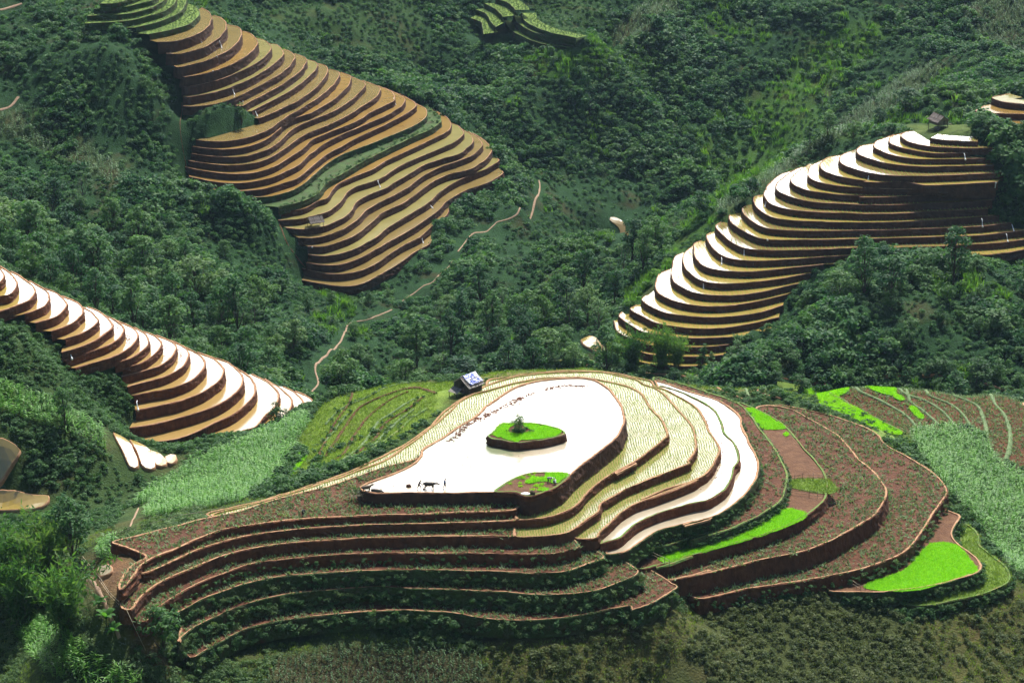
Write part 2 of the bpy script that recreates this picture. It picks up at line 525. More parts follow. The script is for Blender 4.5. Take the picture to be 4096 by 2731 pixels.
tB = ['water_clear' if (nB - 1 - k) >= 3 else 'water_rice' for k in range(nB)]
zB, cB = ridge('B', lipsB, 452.0, rB, tB, 'riser', step=0.9)

# ---- ridge on the right
C_top = [
 'C3 950,455 1100,475 1380,490',
 'C3 800,390 740,395 690,425 700,450 760,490 950,530 1200,545 1570,548',
 'C3 730,400 600,440 575,480 600,510 750,555 1000,590 1310,587',
 'C3 620,425 480,470 445,510 460,545 550,590 800,640 1150,645 1500,638',
 'C3 450,500 330,520 295,570 310,600 400,640 600,690 900,712 1200,705 1525,695',
 'C3 290,555 150,610 135,660 180,700 350,755 600,790 900,795 1300,780 1610,765',
 'C2 1730,370 1600,390 1530,440 1510,490 1560,540 1750,600 2000,640 C3 350,848 600,855 780,858 900,880 1200,868 1560,850',
 'C2 1560,405 1430,470 1385,540 1390,590 1500,650 1700,690 2000,720 C3 350,905 600,912 900,915 1200,918 1540,905',
 'C2 1400,460 1240,570 1210,630 1240,680 1400,740 1700,780 2000,800 C3 300,983 600,985 900,968 1200,955 1530,943',
 'C2 1330,490 1250,520 1100,620 1060,690 1090,750 1250,820 1500,865 1900,885 C3 350,1055 700,1052 1100,1035 1510,1015',
 'C2 1230,530 1100,570 980,670 930,750 940,810 1000,880 1200,940 1500,965 1900,980 C3 350,1135 700,1130 1100,1110 1470,1093',
 'C2 900,785 830,800 815,830 850,910 950,990 1150,1045 1500,1065 1900,1075 C3 350,1212 700,1205 1050,1188 1300,1170 1570,1150',
 'C2 740,885 695,920 710,980 800,1060 950,1130 1150,1155 1500,1165 1890,1155 C3 610,1278 1050,1262 1400,1245 1680,1215',
 'C2 650,975 580,985 555,1020 600,1090 750,1180 950,1250 1400,1255 1840,1245 C3 670,1350 1050,1340 1400,1325 1600,1305 1850,1275',
 'C2 480,1065 425,1100 440,1150 550,1250 720,1340 1000,1365 1400,1360 1830,1340 C3 690,1435 1000,1425 1300,1408 1600,1390 1850,1355',
 'C2 370,1175 330,1200 335,1250 400,1350 550,1440 C1 1600,378 2000,360 2352,335 C3 500,1490 1000,1500 1430,1503 1620,1485 1800,1450',
 'C1 1060,160 980,190 975,250 1000,340 1100,440 1300,480 1600,490 2000,450 2340,415',
 'C1 960,220 880,300 870,400 920,490 1050,580 1250,615 1550,605 1900,560 2200,505',
 'C1 870,280 780,330 745,480 760,580 850,650 1000,715 1250,740 1500,730 1800,680 2160,595',
 'C1 720,465 620,510 580,590 570,660 650,740 850,820 1100,850 1400,840 1700,790 1960,725',
 'C1 500,725 460,740 430,780 520,850 700,920 1000,960 1300,965 1650,920 1920,840',
 'C1 380,835 310,880 450,960 600,1030 950,1080 1300,1075 1600,1030 1880,965',
 'C1 220,910 185,950 300,1040 500,1130 900,1180 1200,1180 1500,1160 1770,1105',
 'C1 130,1000 200,1130 500,1250 850,1275 1100,1275 1350,1250',
 'C1 200,1270 500,1350 860,1377 1100,1375 1310,1355',
 'C1 300,1400 560,1460 830,1477 1190,1465',
]
lipsC = [P(s) for s in C_top][::-1]
nC = len(C_top)
rC = [np.interp(nC - 1 - k, [0, 2, 3, 5, 12, 25], [20, 19, 22, 27, 28, 29]) for k in range(nC)]
tC = []
for k in range(nC):
    j = nC - 1 - k
    tC.append('water_silt' if j in (0, 1, 5, 9, 10, 12, 14) else 'water_rice')
zC, cC = ridge('C', lipsC, 520.0, rC, tC, 'riser_dark')

# ---- corner of the terraces at the right edge, beyond the hedge
R_top = ['C3 1660,55 1560,75 1500,95 1600,130 1792,153 1900,158', 'C3 1430,160 1350,215 1500,235 1792,242 1900,244', 'C3 1345,280 1350,300 1500,325 1792,340 1900,342']
zR, cR = ridge('R', [P(s) for s in R_top][::-1], 640.0, [26, 26, 26], ['water_ochre', 'water_ochre', 'water_green'], 'riser_dark')

# ---- green terraces at the top
T_top = ['T 600,-5 655,15 683,42', 'T 552,15 600,38 632,70', 'T 518,40 560,58 578,88 602,112', 'T 497,75 540,92 552,142']
T2_top = ['T 705,55 720,85 770,115 850,140 935,158', 'T 672,62 692,96 760,134 850,155 932,168', 'T 640,85 655,116 700,146 780,178 895,199']
zT, cT = ridge('T', [P(s) for s in T_top][::-1], 815.0, [20, 22, 22, 22], 'turf', 'riser_grass', rim='rim_grass')
zT2, cT2 = ridge('T', [P(s) for s in T2_top][::-1], 812.0, [20, 30, 18], 'turf', 'riser_grass', rim='rim_grass')
# ------------------------------------------------------------------ the round hill in front: nested shelves
def shelf(name, trace, z, H, top, rmat='riser', rim='rim', step=0.8, batter=0.17, close_pts=0, rimh=0.16, rimw=0.42, ctrl=True):
    """trace: closed outline of the shelf in photo pixels, all of it at height z"""
    xy = smooth([unz(a, b, z) for a, b in P(trace)], step, True)
    x, y = xy[:, 0], xy[:, 1]
    area = 0.5 * np.sum(x * np.roll(y, -1) - np.roll(x, -1) * y)
    if area < 0:
        xy = xy[::-1]
    xy = xy + normals(xy, True) * wob(len(xy), 0.09, 4, len(LEVELS))[:, None]
    if rmat:
        struct(lip_mesh(xy, z, H, True, [M[rim], M[rmat]], batter=batter, seed=len(LEVELS) * 13, rimh=rimh, rimw=rimw))
    inner = xy - normals(xy, True) * (0.2 if rmat else 0)
    o = struct(fill(inner, z, name, M[top]))
    LEVELS.append((xy, z, H, 'K'))
    if ctrl:
        g = xy + normals(xy, True) * (0.28 * H + 0.5)
        nn = normals(xy, True)
        for q, w_ in list(zip(g, nn))[::7]:
            f_ = float(np.clip((w_[1] - 0.05) / 0.35, 0, 1))        # towards the far side the outer bank is low
            CTRL.append((q[0], q[1], z - (H + 0.45) * (1 - f_) - 0.45 * f_, 'K', len(LEVELS) - 1))
    return xy

K = {}
ZK = {'pond': 0.0, 'f1': -1.8, 'l2': -2.8, 'l3': -4.05, 'l4r': -5.3, 'l5': -6.6, 'l6': -7.95, 'l7': -10.2, 'l8': -11.6,
      'l9': -13.5, 'l10': -16.4, 'l11': -18.4, 'l12': -20.5, 'l4l': -5.6, 'l5l': -7.3, 'l6l': -9.5, 'l7l': -12.1}
K['pond'] = shelf('pond_water', 'K1 250,1085 330,1040 500,980 640,910 690,855 700,810 850,720 1000,620 1130,530 1240,440 1400,350 1600,305 1830,295 1950,310 2060,370 2130,460 2170,560 2160,650 2110,730 2040,790 1930,880 1850,940 1780,1000 1700,1080 1640,1110 1560,1140 1480,1163 1420,1152 1380,1125 1200,1125 900,1131 600,1131 370,1133 265,1115',
                  0.0, 2.8, 'water_pond', 'riser_dark')
K['f1'] = shelf('soil_field', 'K1 1400,1235 1370,1255 1000,1270 600,1285 300,1295 0,1308 K2 1400,420 1100,455 900,490 700,560 550,630 400,690 300,750 265,800 200,885 145,930 130,900 180,790 270,720 330,690 270,650 200,620 75,578 250,533 500,468 800,395 1000,355 K1 -450,1195 -200,1130 0,1085 200,1012 400,945 640,887 690,865 800,900 1300,1100 1420,1160',
                ZK['f1'], 1.0, 'soil')
K['l2'] = shelf('paddy_water', 'K2 275,805 340,800 500,735 700,640 900,575 1100,530 1400,495 1700,470 2000,455 K1 1000,1345 1300,1335 1395,1322 K4 320,605 580,590 800,530 940,450 1050,330 1180,210 1330,110 1450,50 1560,0 K3 150,1300 430,1130 660,950 715,890 690,810 640,720 530,590 430,450 290,380 0,310 K1 1850,288 1600,290 1400,320 1180,380 1040,420 960,470 890,540 800,620 700,700 520,830 400,900 200,975 K2 1628,141 1300,245 1000,325 800,378 830,430 400,705',
                ZK['l2'], 1.25, 'water_rice_near')
K['l3'] = shelf('paddy_water', 'K4 2120,10 1970,75 1700,180 1470,270 1270,390 1190,450 1150,530 1000,640 840,735 650,765 440,785 290,785 0,772 K2 2000,548 1600,570 1300,595 1050,640 900,680 700,755 500,840 400,895 300,980 230,1070 155,1060 155,1000 320,850 700,600 850,430 755,372 1000,315 1300,236 K1 0,1030 200,957 520,803 690,690 760,640 830,560 940,470 1050,405 1160,350 1300,300 1450,270 1700,250 2000,250 K3 200,268 400,312 480,360 570,390 700,480 800,600 900,710 990,840 1010,950 990,1080 930,1170',
                ZK['l3'], 1.6, 'water_rice_near')
K['l4r'] = shelf('paddy_water', 'K4 900,795 980,805 1140,795 1180,740 1300,640 1370,560 1450,490 1600,420 1750,365 2000,280 2200,180 K3 450,1568 700,1460 950,1380 1130,1290 1210,1170 1260,1060 1230,980 1150,850 1110,750 1070,670 950,560 800,470 680,410 600,390 572,365 565,340 530,318 400,292 200,250 0,228 K1 1700,240 1500,254 1300,288 1170,320 1250,420 1900,400 K3 400,700 600,1000 300,1300 K4 1100,500 900,700',
                 ZK['l4r'], 1.3, 'water_rice_near')
K['l5'] = shelf('paddy_water', 'K4 1180,860 1230,840 1390,790 1550,660 1700,580 1850,520 2100,450 K3 1150,1568 1290,1480 1380,1360 1420,1230 1460,1160 1440,1040 1400,960 1310,870 1270,740 1200,630 1050,530 920,460 750,400 610,378 700,600 900,900 950,1100 700,1300 K4 1800,300 1400,500 1200,720',
                ZK['l5'], 1.35, 'water_pond', rim='rim_grass')
K['l6'] = shelf('paddy_water', 'K4 1230,962 1320,965 1450,940 1530,885 1620,820 1800,710 2050,645 2352,585 K5 200,1030 400,970 550,880 650,770 690,660 670,580 620,490 580,400 570,340 440,240 250,180 100,130 20,113 150,300 350,500 400,700 300,850 K4 1900,480 1500,640 1300,800',
                ZK['l6'], 2.2, 'water_pond', 'riser_grass')
K['l4l'] = shelf('soil_field', 'K4 970,885 940,900 700,955 400,965 0,955 K2 2000,660 1600,680 1300,710 1050,750 850,820 650,910 480,1010 400,1070 340,1150 270,1150 245,1090 320,960 600,780 1200,590 2300,520 K4 650,740 840,745',
                 ZK['l4l'], 1.7, 'soil', rimw=0.3, batter=0.18)
K['l5l'] = shelf('soil_field', 'K4 1160,940 1220,990 1180,1020 1050,1060 900,1120 750,1155 400,1158 0,1140 K2 2000,785 1600,805 1300,830 1050,880 850,950 700,1010 550,1095 520,1060 600,920 1200,690 2300,630 K4 900,850 1060,860',
                 ZK['l5l'], 2.2, 'soil', 'riser_grass', rimw=0.3, batter=0.18)
K['l7'] = shelf('soil_field', 'K4 1560,905 1690,912 1850,880 2000,830 2352,735 K5 250,1125 500,1050 700,960 820,880 860,800 860,680 800,560 700,420 640,340 560,260 350,180 150,120 20,90 60,180 350,350 500,550 550,750 300,900 K4 1900,640 1560,830',
                ZK['l7'], 1.4, 'soil', 'riser_grass', rim='rim_grass')
K['l6l'] = shelf('soil_field', 'K4 1560,1110 1590,1140 1550,1190 1400,1250 1150,1340 800,1385 500,1385 200,1365 0,1352 K2 2000,905 1600,930 1300,965 1050,1030 850,1110 700,1190 600,1260 560,1305 580,1200 700,1060 1200,830 2300,740 K4 1000,1000 1250,950',
                 ZK['l6l'], 2.6, 'soil', 'riser_grass', rimw=0.3, batter=0.18)
K['l8'] = shelf('soil_field', 'K4 1550,1115 1650,1115 1850,1065 2150,970 K5 30,1290 100,1265 370,1185 700,1090 960,980 1080,890 1115,840 1120,750 1060,640 960,520 870,420 800,360 640,280 560,250 500,280 650,480 700,700 600,850 200,1050 K4 1700,860 1500,960',
                ZK['l8'], 1.9, 'soil_dry', rim='rim_grass')
K['l9'] = shelf('soil_field', 'K4 1760,1160 1820,1222 1940,1235 2100,1195 2352,1120 K5 150,1365 350,1330 700,1245 1000,1180 1200,1090 1400,970 1470,890 1490,810 1430,710 1300,590 1190,460 1050,380 900,300 740,268 660,290 800,480 950,700 950,850 700,980 K4 1900,1010',
                ZK['l9'], 2.9, 'soil')
K['l7l'] = shelf('soil_field', 'K4 1940,1260 2000,1300 1900,1370 1700,1480 1500,1550 F 1450,1390 1300,1420 1150,1425 1000,1405 850,1405 700,1420 580,1440 480,1490 440,1512 425,1490 450,1440 520,1380 700,1300 1100,1260 1300,1270 K4 1500,1050',
                 ZK['l7l'], 2.2, 'soil', 'riser_grass', rimw=0.3)
K['l10'] = shelf('soil_field', 'K5 150,1385 200,1440 270,1480 330,1490 600,1430 1000,1370 1300,1310 1480,1250 1610,1190 1720,1060 1800,930 1870,830 1860,780 1780,690 1650,610 1480,510 1400,430 1200,350 1000,300 820,265 760,275 1000,450 1250,650 1300,850 1000,1080 300,1280',
                 ZK['l10'], 2.0, 'soil')
K['l11'] = shelf('soil_field', 'K6 290,930 350,965 650,970 1000,955 1400,900 1700,820 1870,765 1910,700 1850,600 1700,480 1620,380 1620,300 1660,230 1700,175 1640,135 1450,100 1000,450 400,700 240,830',
                 ZK['l11'], 2.0, 'soil_dry', 'riser_grass')
K['l12'] = shelf('grass_shelf', 'K6 1080,1080 1300,1105 1700,1040 2000,960 2180,880 2210,780 2100,640 1900,480 1880,380 1800,290 1680,240 1650,500 1500,800 1000,960',
                 ZK['l12'], 1.2, 'turf', 'riser_grass', rim='rim_grass')

# the bare seedbed plot at the edge of the pond, and the island
K['plot'] = shelf('soil_field', 'K1 1225,1117 1265,1075 1330,1035 1400,1002 1480,977 1600,972 1775,988 1690,1072 1635,1103 1555,1132 1480,1152 1425,1142 1385,1117', 0.32, 0.35, 'soil_dry', 'riser', rim='rim_grass', rimh=0.10, ctrl=False)
ISL_Z = 1.15
K['island'] = shelf('soil_field', 'K1 1175,715 1205,690 1250,650 1275,625 1340,622 1400,618 1480,622 1560,628 1640,645 1720,672 1742,690 1740,705 1690,722 1600,745 1500,755 1400,765 1330,760 1270,745 1215,740', ISL_Z, 1.05, 'soil', 'riser_dark', rim='rim_grass', batter=0.25, ctrl=False)

# ------------------------------------------------------------------ the ground
# survey points: photo pixel (2352 px wide scale) and either the distance Y or the height z
def cy(s, Y=None, z=None):
    for w in s.split():
        a, b = w.split(',')
        px, py = float(a) / 0.57422, float(b) / 0.57422
        if Y is not None:
            CTRL.append(uny(px, py, Y))
        else:
            x, y = unz(px, py, z)
            CTRL.append((x, y, z))

def cw(*pts):
    CTRL.extend(pts)

# far hillside
NLIP = len(CTRL)
cy('2000,0 2352,0', 835); cy('1600,0 1350,-30', 845); cy('1000,0', 825); cy('700,0 800,30', 790)
cy('2352,130 2200,100', 800); cy('2000,130 1800,100 1600,150', 812); cy('1400,160 1500,60', 810); cy('1200,200', 790); cy('1000,190', 785)
cy('2000,260', 765); cy('1800,260 1500,260', 785); cy('1300,300', 768); cy('1700,400 1500,400', 752); cy('1250,380', 740)
cy('1550,500 1430,520', 722); cy('1350,560 1420,620', 700); cy('1250,560', 680)
# spur above the right ridge
cy('2250,170', 720); cy('2352,330', 600); cy('2150,200', 660); cy('2150,275 2200,290', 588); cy('2060,290', 600); cy('1900,300', 612); cy('1750,400', 600); cy('1600,520', 590); cy('1500,620', 570); cy('1430,720', 558)
cy('1350,790 1300,760', 545)
cy('2330,420', 568)
# valley floor and the wood under the upper left ridge
cy('1300,600', 655); cy('1200,470', 668); cy('1190,560', 630); cy('1100,620', 605); cy('1000,700', 585); cy('1150,720', 590); cy('900,760', 565); cy('1250,700', 595)
cy('800,720', 580); cy('750,800', 545); cy('1000,810', 545); cy('700,870 760,880', 520); cy('1200,800', 545)
# wood on the left
cy('0,20', 690); cy('180,60', 668); cy('0,200', 648); cy('200,200', 640); cy('350,220', 634); cy('100,330', 622); cy('300,330', 622); cy('380,420', 612)
cy('0,420', 602); cy('200,450', 600); cy('380,520', 596); cy('100,560', 560); cy('300,620', 560); cy('500,560', 598); cy('600,580', 600); cy('450,700', 548); cy('600,720', 560); cy('650,640', 590)
cy('0,570', 530); cy('200,670', 520); cy('400,760', 512); cy('600,830', 505)
KEEP0 = len(CTRL)
cy('350,220', 638); cy('330,160', 640); cy('280,200', 639); cy('380,300', 632); cy('400,380', 626); cy('200,200', 642); cy('250,120', 645); cy('200,100', 650)
cy('480,285 550,270 600,262 520,262', z=-20.4); cy('520,450 600,500 640,560', 606)
KEEP1 = len(CTRL)
# below the nearer left ridge: bushes, the spur with maize, the gully
cy('30,760', 419); cy('100,830', 416); cy('200,880', 413); cy('260,930', 412); cy('170,950', 406)
cy('0,880', 408); cy('150,960', 402); cy('300,1030', 404); cy('0,1000', 394); cy('100,1080', 392); cy('0,1180', 388); cy('200,1120', 390); cy('300,1130', 393); cy('390,1080', 400); cy('480,1010', 412); cy('620,970', 430); cy('690,930', 440); cy('450,1050', 404)
cy('250,1170', 385)
# flank of the round hill on the left (grass terraces, maize)
cy('1000,900', z=-5.0); cy('940,880', z=-9); cy('1040,900', z=-4.6); cy('880,890', z=-12); cy('800,900', z=-16); cy('745,930', z=-19.5); cy('700,965', z=-20.5)
cy('960,980', z=-5.5); cy('860,1010', z=-8.5); cy('760,1020', z=-13); cy('690,1030', z=-16); cy('700,1090', z=-10); cy('620,1110', z=-11.5); cy('560,1060', z=-16.5); cy('460,1085', z=-18.5); cy('480,1160', z=-8); cy('400,1180', z=-7.5); cy('330,1200', z=-6.5); cy('360,1140', z=-14); cy('310,1175', z=-12); cy('260,1225', z=-4.5)
cy('780,1060', z=-5.8); cy('660,1115', z=-6.4)
# left foreground
cy('290,1290 240,1310', z=-9); cy('200,1340', z=-12); cy('260,1400', z=-14); cy('330,1460', z=-16); cy('400,1530', z=-18.5); cy('380,1440', z=-15); cy('100,1400', z=-17); cy('0,1450', z=-19); cy('0,1568 200,1568', z=-22); cy('150,1500', z=-20); cy('0,1300', z=-14); cy('100,1300', z=-13); cy('210,1230', z=-11)
# slope below the terraces
cy('500,1510', z=-17); cy('700,1460', z=-16.2); cy('900,1445 1100,1460 1300,1450', z=-16); cy('1500,1410', z=-16.2); cy('1600,1400 1800,1365', z=-19); cy('1950,1385', z=-20.6); cy('2100,1400', z=-22); cy('2250,1370', z=-22.5)
cy('600,1568 900,1568', z=-20.5); cy('1200,1568 1500,1568', z=-21.5); cy('1800,1568', z=-24); cy('2100,1568', z=-26); cy('2352,1568', z=-28); cy('1700,1480', z=-21.3); cy('2000,1470', z=-23.5); cy('2300,1450', z=-25)
# right flank and the strip fields behind
cy('2300,1330', z=-23.5); cy('2250,1230', z=-22.5); cy('2352,1300', z=-26.5); cy('2200,1130', z=-20); cy('2300,1100', z=-24); cy('2130,1040', z=-19); cy('2352,1150', z=-26)
cy('2000,980', z=-17.3); cy('1900,930', z=-17); cy('2100,1000', z=-19.2); cy('2220,1000', z=-21.5); cy('1850,905', z=-16.2); cy('1750,880', z=-14.5); cy('1950,900', z=-18.2); cy('2050,920', z=-19.6); cy('2150,930', z=-21.2); cy('2250,960', z=-23.6); cy('2352,1000', z=-26)
cy('1650,870', z=-12.5); cy('1800,872', z=-16); cy('1950,872', z=-19); cy('2100,872', z=-22); cy('2250,885', z=-25); cy('2352,905', z=-28)
cy('1500,850', z=-9.6); cy('1350,842', z=-7.5); cy('1200,850', z=-6.6); cy('1120,862', z=-5.6)
# the far side of the hill drops away
for x_, zz in ((-60, -30), (-35, -14), (-15, -14), (10, -16), (35, -20), (60, -26), (90, -34)):
    cw((x_, 428 + abs(x_) * 0.05, zz))
for x_ in (-45, -20, 10, 40, 80, 120):
    cw((x_, 455, -44 if x_ < 60 else -46), (x_, 490, -52 if x_ < 40 else -47))
# wood in front of the right ridge
cy('1700,840 1900,850', 495); cy('2200,850 2352,850', 495); cy('1800,770', 512); cy('1950,700', 518); cy('2200,740', 512); cy('2352,760', 512); cy('2050,640', 530); cy('2000,560', 548); cy('2200,600', 545); cy('2352,640', 540)
# outside the picture
cw((-150, 1000, 120), (-60, 1000, 90), (60, 1000, 45), (200, 1000, 50), (-300, 800, 80), (330, 800, 40), (-300, 600, 20), (300, 600, 10), (-260, 450, -10), (260, 450, -35),
   (-220, 330, -10), (220, 330, -38), (-100, 280, -40), (100, 280, -45), (0, 290, -38), (-60, 295, -36), (50, 290, -40), (0, 230, -60), (-200, 230, -50), (200, 230, -70), (0, 100, -40), (0, 0, 100), (0, -100, 120),
   (-200, 0, 100), (200, 0, 95), (-400, 200, -20), (400, 200, -60), (-500, 1000, 200), (500, 1000, 160), (-150, 1300, 230), (150, 1300, 140), (-600, 1500, 330), (600, 1500, 260), (0, 1700, 260), (-700, 600, 120), (700, 600, 90), (-700, 0, 60), (700, 0, 40))

pts3 = []
for qi, q in enumerate(CTRL):
    # shelves of the round hill: drop the points that lie under another shelf
    if len(q) > 3:
        bad = False
        for i, (poly, z, H, fam) in enumerate(LEVELS):
            if fam == 'K' and i != q[4] and z > q[2] + 0.2 and inside(poly, np.array([q[0]]), np.array([q[1]]))[0]:
                bad = True
                break
        if bad:
            continue
    pts3.append((q[0], q[1], q[2], 1.0 if qi < NLIP else (0.5 if KEEP0 <= qi < KEEP1 else 0.0)))
pts3 = np.array(pts3)
# survey points that disagree with the shelves next to them are dropped
lp_ = pts3[pts3[:, 3] == 1]
dd_ = np.sqrt(((pts3[:, None, :2] - lp_[None, :, :2]) ** 2).sum(-1))
vio_ = ((dd_ < 22) & (np.abs(pts3[:, None, 2] - lp_[None, :, 2]) > 1.15 * dd_ + 3)).any(1) & (pts3[:, 3] == 0)
for q in pts3[vio_]:
    print('dropped', [round(float(v) * 0.57422) for v in proj(*q[:3])], q[:3].round(1))
pts3 = pts3[~vio_][:, :3]
# thin out near-duplicates
keep = []
cell = {}
for i, q in enumerate(pts3):
    k = (int(q[0] // 2.5), int(q[1] // 2.5))
    if k not in cell:
        cell[k] = i
        keep.append(i)
pts3 = pts3[keep]
A_ = np.sqrt(((pts3[:, None, :2] - pts3[None, :, :2]) ** 2).sum(-1) + 1.0)
n_ = len(pts3)
Kmat = np.zeros((n_ + 3, n_ + 3))
Kmat[:n_, :n_] = -A_ + np.eye(n_) * 1.5
Kmat[:n_, n_] = 1; Kmat[:n_, n_ + 1:] = pts3[:, :2] / 100
Kmat[n_:, :n_] = Kmat[:n_, n_:].T
sol = np.linalg.solve(Kmat, np.concatenate([pts3[:, 2], np.zeros(3)]))

def rbf(x, y):
    out = np.empty(x.size)
    xf, yf = x.ravel(), y.ravel()
    for i in range(0, x.size, 8000):
        d = np.sqrt((xf[i:i + 8000, None] - pts3[None, :, 0]) ** 2 + (yf[i:i + 8000, None] - pts3[None, :, 1]) ** 2 + 1.0)
        out[i:i + 8000] = -(d @ sol[:n_]) + sol[n_] + sol[n_ + 1] * xf[i:i + 8000] / 100 + sol[n_ + 2] * yf[i:i + 8000] / 100
    return out.reshape(x.shape)

def axis(lo, hi, step, far_lo, far_hi, grow=1.25):
    a = list(np.arange(lo, hi + 1e-6, step))
    s, v = step, hi
    while v < far_hi:
        s *= grow; v += s; a.append(v)
    s, v = step, lo
    while v > far_lo:
        s *= grow; v -= s; a.insert(0, v)
    return np.array(a)

GX = axis(-215, 215, 1.6, -1500, 1500)
GY = np.concatenate([axis(296, 480, 1.3, -300, 480), axis(482, 850, 2.0, 482, 1900)])
XX, YY = np.meshgrid(GX, GY)
ZZ = rbf(XX, YY)
nz = np.random.default_rng(5)
def vnoise(x, y, s, seed):
    r = np.random.default_rng(seed).normal(0, 1, (256, 256))
    u, v = x / s, y / s
    i, j = np.floor(u).astype(int), np.floor(v).astype(int)
    fu, fv = u - i, v - j
    fu, fv = fu * fu * (3 - 2 * fu), fv * fv * (3 - 2 * fv)
    g = lambda a, b: r[a % 256, b % 256]
    return (g(i, j) * (1 - fu) + g(i + 1, j) * fu) * (1 - fv) + (g(i, j + 1) * (1 - fu) + g(i + 1, j + 1) * fu) * fv
rk_ = (YY < 482) & (XX > 22) & (YY > 385)
for _ in range(14):
    B_ = ZZ.copy()
    B_[1:-1, 1:-1] = (ZZ[1:-1, 1:-1] * 2 + ZZ[:-2, 1:-1] + ZZ[2:, 1:-1] + ZZ[1:-1, :-2] + ZZ[1:-1, 2:]) / 6
    ZZ = np.where(rk_, B_, ZZ)
calm_ = np.where((YY < 480) & (XX > 20), 0.12, np.where(YY < 450, 0.55, 1.5))
ZZ += calm_ * (0.40 * vnoise(XX, YY, 9, 1) + 0.18 * vnoise(XX, YY, 3.5, 2)) + np.where(YY > 480, 1.0, 0.0) * np.clip((YY - 480) / 30, 0, 1) * (2.0 * vnoise(XX, YY, 26, 8) + 0.8 * vnoise(XX, YY, 12, 9))
ZZ = np.where(YY > 880, ZZ + 6 * vnoise(XX, YY, 60, 3) * np.clip((YY - 880) / 200, 0, 1), ZZ)
ZZ = np.clip(ZZ, -300, 420)
OCC = np.zeros(XX.shape, bool)
for poly, z, H, fam in LEVELS:
    x0, y0 = poly.min(0); x1, y1 = poly.max(0)
    s = (XX > x0) & (XX < x1) & (YY > y0) & (YY < y1)
    if not s.any():
        continue
    ii = np.where(s)
    ins = inside(poly, XX[ii], YY[ii])
    ia, ib = ii[0][ins], ii[1][ins]
    ZZ[ia, ib] = np.minimum(ZZ[ia, ib], z - 0.45)
    OCC[ia, ib] = True

def H(x, y):
    x = np.asarray(x, float); y = np.asarray(y, float)
    i = np.clip(np.searchsorted(GX, x) - 1, 0, len(GX) - 2)
    j = np.clip(np.searchsorted(GY, y) - 1, 0, len(GY) - 2)
    u = (x - GX[i]) / (GX[i + 1] - GX[i]); v = (y - GY[j]) / (GY[j + 1] - GY[j])
    return (ZZ[j, i] * (1 - u) + ZZ[j, i + 1] * u) * (1 - v) + (ZZ[j + 1, i] * (1 - u) + ZZ[j + 1, i + 1] * u) * v

def hit(px, py, ymin=300, ymax=1100, n=1600):
    """first ground point on the line of sight through a photo pixel"""
    d = ray(px, py)
    Y = np.linspace(ymin, ymax, n)
    t = Y / d[1]
    x, z = d[0] * t, CAM_Z + d[2] * t
    below = z <= H(x, Y)
    k = int(np.argmax(below)) if below.any() else n - 1
    return x[k], Y[k], H(x[k], Y[k])
# ------------------------------------------------------------------ what grows where (outlines surveyed from the photograph, on the ground between two distances)
def FZ(s):
    return np.array([tuple(float(v) for v in w.split(',')) for w in s.split()])

